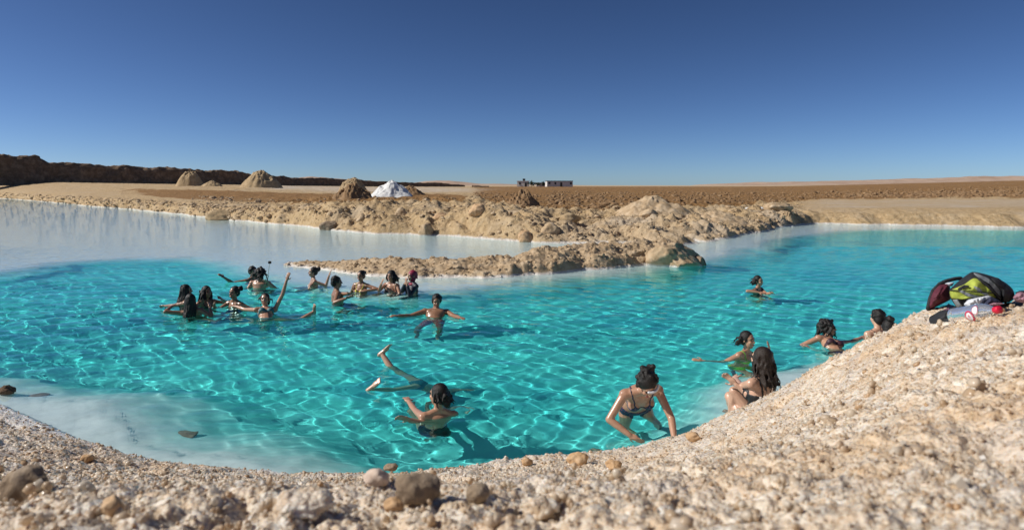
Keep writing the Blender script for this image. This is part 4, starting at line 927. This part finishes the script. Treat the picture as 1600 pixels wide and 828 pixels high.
# selfie stick in the man's hand
hp0 = hd[1]; top = P(421.5, 410, 15.1)
st = empty('selfie_stick', hp0)
def rel_seg(name, pts, mat, parent, org):
    v, f = fuse([lathe_seg(a, b, r0, r1, 8) for a, b, r0, r1 in pts]); return link(name, mesh_raw(name, v-org, f), mat, parent)
ax = unit(top-hp0)
rel_seg('handle', [(hp0-ax*.07, hp0+ax*.09, .014, .014)], M['blackplastic'], st, hp0)
rel_seg('pole', [(hp0+ax*.09, hp0+(top-hp0)*.55, .009, .008), (hp0+(top-hp0)*.55, top-ax*.03, .007, .006)], M['steel'], st, hp0)
cm = box_obj('action_camera', [(-.035, .035, -.02, .02, -.03, .03)], M['blackplastic'], st, .008); cm.location = Vector(top-hp0)
tag(st, 'silver selfie stick with a small black camera on top', 'selfie stick')

# ================================================================== BAGS AND CLOTHES ON THE BANK
ZX = lambda x, y: (1420+x/6.9, 400+y/6.9)                     # survey sheet of the heap
def star(poly, n=72):
    poly = np.array(poly, float); c = poly.mean(0); q = np.concatenate([poly, poly[:1]]); L = np.concatenate([[0], np.cumsum(np.hypot(*np.diff(q, axis=0).T))])
    s = np.linspace(0, L[-1], n, endpoint=False); b = np.stack([np.interp(s, L, q[:, 0]), np.interp(s, L, q[:, 1])], 1)
    for _ in range(2): b = b*.6+(np.roll(b, 1, 0)+np.roll(b, -1, 0))*.2
    return c, b
class Pillow:
    """a stuffed shape: outline at distance d, bulging towards and away from the pool side"""
    def __init__(s, poly, d, thick, wr=.02, seed=0, n=72, rings=16, flat=.5, tilt=0):
        s.c, s.b = star([ZX(*p) for p in poly], n); s.d, s.th, s.tilt = d, thick, tilt; s.flat = flat; s.wr = wr; s.seed = seed; s.rings = rings; s.n = n
    def front(s, px, row):                                    # distance of the front skin at that outline position
        v = np.array([px, row])-s.c; ang = np.arctan2(s.b[:, 1]-s.c[1], s.b[:, 0]-s.c[0]); rad = np.hypot(*(s.b-s.c).T); o = np.argsort(ang)
        rr = np.interp(math.atan2(v[1], v[0]), ang[o], rad[o], period=2*math.pi); t = min(1, np.hypot(*v)/rr)
        return s.d-s.th*(1-t**2.2)**s.flat-s.tilt*(row-s.c[1])
    def build(s, name, mat, parent=None, org=None):
        rows = []; 
        for side in (-1, 1):
            for k in range(s.rings):
                t = 1-k/(s.rings-1) if side < 0 else k/(s.rings-1)
                if side > 0 and k == 0: continue
                p = s.c+(s.b-s.c)*t; y = s.d-s.tilt*(p[:, 1]-s.c[1])+ (-side*-1)*0
                y = y+(-1 if side > 0 else 1)*0
                rows.append((p, t, side))
        # front from centre to rim, then back from rim to centre
        V3 = []
        for side, ts in ((-1, np.linspace(.02, 1, s.rings)), (1, np.linspace(.97, .02, s.rings-4))):
            for t in ts:
                p = s.c+(s.b-s.c)*t; bul = s.th*(1-t**2.2)**s.flat
                wn_ = s.wr*fbm(p[:, 0]/14+s.seed, p[:, 1]/14, s.seed, 4)+s.wr*.6*fbm(p[:, 0]/5+s.seed, p[:, 1]/5, s.seed+3, 2)
                d_ = s.d-s.tilt*(p[:, 1]-s.c[1])+side*(bul)+wn_*(1 if side < 0 else .3)*(1-t**6)
                V3.append(np.stack([(p[:, 0]-800)/1000*d_, d_, CAM_H-(p[:, 1]-HOR)/1000*d_], 1))
        r_, n = len(V3), s.n; v = np.concatenate(V3); i = np.arange(r_*n).reshape(r_, n); j = np.roll(i, -1, 1)
        f = np.stack([i[:-1], i[1:], j[1:], j[:-1]], -1).reshape(-1, 4)
        me = mesh_raw(name, v-(org if org is not None else 0), f); bm = bmesh.new(); bm.from_mesh(me); bmesh.ops.holes_fill(bm, edges=[e for e in bm.edges if e.is_boundary]); bmesh.ops.recalc_face_normals(bm, faces=bm.faces[:]); bm.to_mesh(me); bm.free()
        me.polygons.foreach_set('use_smooth', np.ones(len(me.polygons), bool)); return link(name, me, mat, parent)
def patch(base, poly, name, mat, parent, org, lift=.006, thick=.006, n=60):
    c, b = star([ZX(*p) for p in poly], n); V3 = []
    for off, ts in ((-lift-thick, np.linspace(.02, 1, 9)), (0, [1.0])):
        for t in ts:
            p = c+(b-c)*t; d_ = np.array([base.front(*q) for q in p])+off*(1 if t < .99 or off == 0 else .6)+base.wr*fbm(p[:, 0]/14+base.seed, p[:, 1]/14, base.seed, 4)
            V3.append(np.stack([(p[:, 0]-800)/1000*d_, d_, CAM_H-(p[:, 1]-HOR)/1000*d_], 1))
    r_ = len(V3); v = np.concatenate(V3); i = np.arange(r_*n).reshape(r_, n); j = np.roll(i, -1, 1); f = np.stack([i[:-1], i[1:], j[1:], j[:-1]], -1).reshape(-1, 4)
    me = mesh_raw(name, v-org, f); bm = bmesh.new(); bm.from_mesh(me); bmesh.ops.holes_fill(bm, edges=[e for e in bm.edges if e.is_boundary][:n], sides=n); bmesh.ops.recalc_face_normals(bm, faces=bm.faces[:]); bm.to_mesh(me); bm.free()
    me.polygons.foreach_set('use_smooth', np.ones(len(me.polygons), bool)); return link(name, me, mat, parent)
def fabric(name, col, rough=.75, vary=.2, sc=40): 
    t = NT(name); n = t.noise(sc, 4); fine = t.noise(400, 2); t.base(t.ramp(n, [(.3, [c*(1-vary) for c in col]), (.7, [min(1, c*(1+vary)) for c in col])])); t.p.inputs['Roughness'].default_value = rough; t.bump(fine, .25, .003); return t.m
FB = dict(black=fabric('bag_black', (.012, .013, .016)), lime=fabric('bag_lime', (.36, .42, .06)), grey=fabric('bag_grey', (.22, .24, .25)), maroon=fabric('bag_maroon', (.09, .012, .025)), white=fabric('shirt_white', (.62, .64, .68)),
          navy=fabric('cloth_navy', (.025, .028, .06)), mauve=fabric('cloth_mauve', (.30, .16, .20)), darkmauve=fabric('cloth_dark_mauve', (.12, .05, .09)))
class Drape(Pillow):
    def build(s, name, mat, parent=None, org=None):
        V3 = []
        for off, ts in ((1, np.linspace(.03, 1, 9)), (-1, [1.0, .5, .03])):
            for t_ in ts:
                p = s.c+(s.b-s.c)*t_; d_ = np.array([bank_d(*q) for q in p]) if off > 0 else d_last+(p*0)[:, 0] if t_ == 1.0 else np.array([bank_d(*q) for q in p])
                d_last = d_; lift = (.012+s.th*(1-t_**3)*(.75+.5*fbm(p[:, 0]/9+s.seed, p[:, 1]/6, s.seed, 3))) if off > 0 else -.02
                q = np.stack([(p[:, 0]-800)/1000*d_, d_, CAM_H-(p[:, 1]-HOR)/1000*d_], 1); q[:, 2] += lift; q[:, 1] -= np.maximum(lift, 0)*.4; V3.append(q)
        r_, n = len(V3), s.n; v = np.concatenate(V3); i = np.arange(r_*n).reshape(r_, n); j = np.roll(i, -1, 1); f = np.stack([i[:-1], i[1:], j[1:], j[:-1]], -1).reshape(-1, 4)
        me = mesh_raw(name, v, f); bm = bmesh.new(); bm.from_mesh(me); bmesh.ops.holes_fill(bm, edges=[e for e in bm.edges if e.is_boundary]); bmesh.ops.recalc_face_normals(bm, faces=bm.faces[:]); bm.to_mesh(me); bm.free()
        me.polygons.foreach_set('use_smooth', np.ones(len(me.polygons), bool)); return link(name, me, mat, parent)
bd = 3.62
bp = Pillow([(432, 362), (470, 330), (560, 250), (680, 165), (800, 188), (950, 232), (1050, 290), (1120, 350), (1145, 410), (1130, 480), (1020, 505), (880, 520), (700, 575), (560, 600), (490, 520), (440, 440)], bd, .13, .018, 3)
org = np.array([float((ZX(800, 560)[0]-800)/1000*bd), bd, bz((ZX(800, 560)[0]-800)/1000*bd, bd)])
bag = empty('backpack', org); bp.build('body', FB['black'], bag, org)
patch(bp, [(436, 372), (590, 312), (700, 232), (770, 255), (850, 300), (905, 370), (960, 440), (930, 452), (820, 420), (700, 445), (580, 470), (455, 462)], 'front_panel', FB['lime'], bag, org)
patch(bp, [(690, 182), (720, 180), (860, 240), (930, 300), (1000, 372), (995, 440), (975, 430), (930, 360), (850, 275), (740, 225)], 'side_panel', FB['grey'], bag, org, .008)
patch(bp, [(520, 370), (560, 360), (640, 400), (720, 425), (790, 440), (700, 450), (620, 430)], 'stripe', FB['grey'], bag, org, .012)
patch(bp, [(690, 320), (760, 340), (800, 385), (880, 420), (840, 428), (750, 390)], 'stripe', FB['grey'], bag, org, .012)
patch(bp, [(470, 470), (545, 468), (600, 530), (625, 580), (560, 590), (510, 540)], 'pocket', FB['grey'], bag, org, .008)
def cord(name, pts, rad, mat, parent, o_, base, lift=.02):
    Q = []
    for a, b in zip(pts[:-1], pts[1:]):
        for t in np.linspace(0, 1, 6, endpoint=False): Q.append(np.array(a)*(1-t)+np.array(b)*t)
    Q.append(np.array(pts[-1], float)); Q = [P(*ZX(*q), base.front(*ZX(*q))-lift) for q in Q]
    v, f = fuse([lathe_seg(a, b, rad, rad, 6) for a, b in zip(Q[:-1], Q[1:])]); return link(name, mesh_raw(name, v-o_, f), mat, parent)
cord('strap', [(535, 470), (575, 520), (625, 585)], .006, FB['black'], bag, org, bp)
cord('strap', [(540, 350), (600, 318), (640, 325), (560, 352), (535, 355)], .004, FB['black'], bag, org, bp)
cord('strap', [(760, 250), (850, 320), (930, 400), (980, 455)], .008, FB['black'], bag, org, bp)
cord('zip', [(440, 368), (600, 372), (760, 390), (900, 400)], .003, FB['black'], bag, org, bp)
sc_ = Pillow([(880, 240), (960, 232), (1050, 300), (1130, 370), (1140, 440), (1090, 500), (1010, 500), (1000, 380)], bd-.10, .05, .01, 8); sc_.build('shoulder_strap', FB['black'], bag, org)
tag(bag, 'black backpack with lime green and grey panels on top of the bank', 'backpack')
d2 = 3.72; mb = Pillow([(195, 575), (225, 460), (255, 380), (330, 305), (440, 295), (450, 380), (452, 470), (330, 530), (210, 590)], d2, .08, .012, 5); o2 = P(*ZX(320, 540), d2)
mg = empty('tote_bag', o2); mb.build('body', FB['maroon'], mg, o2)
cord('trim', [(205, 570), (230, 460), (262, 375), (335, 300), (400, 270), (500, 245), (560, 240)], .011, FB['black'], mg, o2, mb, .0)
tag(mg, 'dark maroon bag with black trim leaning against the backpack', 'bag')
wc = Pillow([(385, 298), (430, 284), (490, 284), (470, 325), (440, 330), (410, 305)], 3.66, .03, .006, 12); tag(wc.build('towel', FB['white']), 'scrap of white towel poking out above the maroon bag', 'towel')
d3 = 3.44; sh_ = Pillow([(590, 520), (640, 470), (730, 450), (860, 425), (900, 440), (830, 500), (760, 560), (640, 575)], d3, .05, .02, 15); tag(sh_.build('shirt', FB['white']), 'crumpled pale grey shirt in front of the backpack', 'shirt')
nv = Pillow([(770, 548), (830, 490), (885, 432), (940, 460), (1000, 495), (900, 512), (820, 540)], 3.40, .035, .014, 18); tag(nv.build('scarf', FB['navy']), 'dark navy cloth lying over the pale shirt', 'cloth')
mv = Pillow([(860, 520), (920, 500), (1000, 505), (1040, 515), (960, 530), (880, 535)], 3.37, .03, .008, 21); tag(mv.build('cloth', FB['mauve']), 'strip of pink cloth next to the red bottle cap', 'cloth')
bk = Drape([(203, 690), (225, 660), (300, 655), (380, 650), (430, 640), (440, 600), (500, 590), (560, 600), (640, 580), (720, 560), (740, 590), (640, 640), (540, 660), (430, 700), (330, 725), (225, 740)], 3.3, .035, .012, 24, n=44); tag(bk.build('leggings', FB['black']), 'black garment lying on the salt in front of the bags', 'clothing')
dm = Drape([(330, 660), (380, 640), (435, 632), (430, 675), (370, 690)], 3.3, .05, .006, 26, n=30); tag(dm.build('cloth', FB['darkmauve']), 'dull purple cloth bunched on the black garment', 'cloth')
rm = Pillow([(1120, 450), (1160, 400), (1200, 385), (1260, 400), (1330, 430), (1330, 520), (1200, 500), (1150, 490)], 3.45, .06, .014, 28); tag(rm.build('jumper', FB['mauve']), 'dusty pink jumper at the far end of the heap', 'clothing')
rb = Pillow([(1140, 395), (1200, 372), (1300, 372), (1400, 400), (1400, 450), (1250, 430)], 3.56, .06, .012, 30); tag(rb.build('jacket', FB['black']), 'black jacket behind the dusty pink jumper', 'clothing')
# bottle
t = NT('clear_plastic'); t.p.inputs['Transmission Weight'].default_value = .85; t.p.inputs['Roughness'].default_value = .08; t.p.inputs['IOR'].default_value = 1.25; t.base((.93, .95, .97)); M['pet'] = t.m
M['redcap'] = plain('red_plastic', (.55, .01, .04), .35); M['labelw'] = plain('label_white', (.72, .70, .72), .4); M['labelr'] = plain('label_red', (.55, .02, .07), .4)
bdd = bank_d(*ZX(760, 700))-.02; c0, c1 = P(*ZX(480, 720), bank_d(*ZX(480, 735))), P(*ZX(960, 600), bank_d(*ZX(960, 640)))
bzd = lambda q: float(bank_z(np.array([[q[0]]]), np.array([[q[1]]]))[0, 0])
c0[2] = bzd(c0)+.034; c1[2] = bzd(c1)+.022
lift_ = max(bzd(c0*(1-q)+c1*q)-(c0*(1-q)+c1*q)[2] for q in np.linspace(0, 1, 9))+.02; c0[2] += max(lift_, 0); c1[2] += max(lift_, 0)*.6; ax = unit(c1-c0); Lb = np.linalg.norm(c1-c0)
bo = empty('water_bottle', c0); sd_ = unit(np.cross(ax, V(0, -1, .6))); up_ = np.cross(ax, sd_)
def revolve(name, prof, mat, parent, n=28, flute=0):
    a = np.linspace(0, 2*math.pi, n, endpoint=False); V3 = []
    for x, r0 in prof: V3.append(ax*x+np.outer(np.cos(a), sd_)*r0+np.outer(np.sin(a), up_)*r0)
    r_ = len(prof); v = np.concatenate(V3); i = np.arange(r_*n).reshape(r_, n); j = np.roll(i, -1, 1); f = np.stack([i[:-1], i[1:], j[1:], j[:-1]], -1).reshape(-1, 4)
    return link(name, mesh_raw(name, v, f), mat, parent)
k = Lb; rb_ = .037
prof = [(0, .004), (.0, .030), (.012, rb_), (.04*k+.02, rb_)]+[(k*(.12+.04*q), rb_*(1 if q % 2 else .93)) for q in range(8)]+[(k*.48, rb_), (k*.70, rb_), (k*.80, rb_*.8), (k*.88, .020), (k*.92, .0145), (k, .0145)]
revolve('body', prof, M['pet'], bo)
cap_ = revolve('cap', [(k*.945, .0), (k*.945, .0150), (k*.95, .0158), (k+.010, .0158), (k+.012, .014), (k+.012, 0.0)], M['redcap'], bo)
lb = revolve('label', [(k*.50, rb_+.0012), (k*.69, rb_+.0012)], M['pet'], bo)
def emblem(name, x, th, rad, r_in, mat):
    a = np.linspace(0, 2*math.pi, 24, endpoint=False); rows = []
    for rr_ in ((rad, r_in) if r_in else (rad, rad*.5, .0005)):
        xs = x+rr_*np.cos(a); ts = th+rr_*np.sin(a)/rb_; rows.append(np.outer(xs, ax)+np.outer(np.cos(ts), sd_)*(rb_+.0035)+np.outer(np.sin(ts), up_)*(rb_+.0035))
    n = 24; r_ = len(rows); v = np.concatenate(rows); i = np.arange(r_*n).reshape(r_, n); j = np.roll(i, -1, 1); f = np.stack([i[:-1], i[1:], j[1:], j[:-1]], -1).reshape(-1, 4)
    return link(name, mesh_raw(name, v, f), mat, lb)
vw = unit(V(-.6, -.75, .2)); th0 = math.atan2(np.dot(vw, up_), np.dot(vw, sd_))
emblem('emblem_ring', k*.55, th0+.35, .024, .018, M['labelr']); emblem('emblem_disc', k*.55, th0+.35, .0165, 0, M['labelw']); emblem('emblem_mark', k*.545, th0+.35, .006, .003, M['labelr']); emblem('emblem_disc', k*.70, th0-.25, .016, 0, M['labelw']); emblem('emblem_ring', k*.70, th0-.25, .019, .017, M['labelr'])
tag(bo, 'clear plastic water bottle with red cap and red-ringed label lying on the salt', 'bottle')
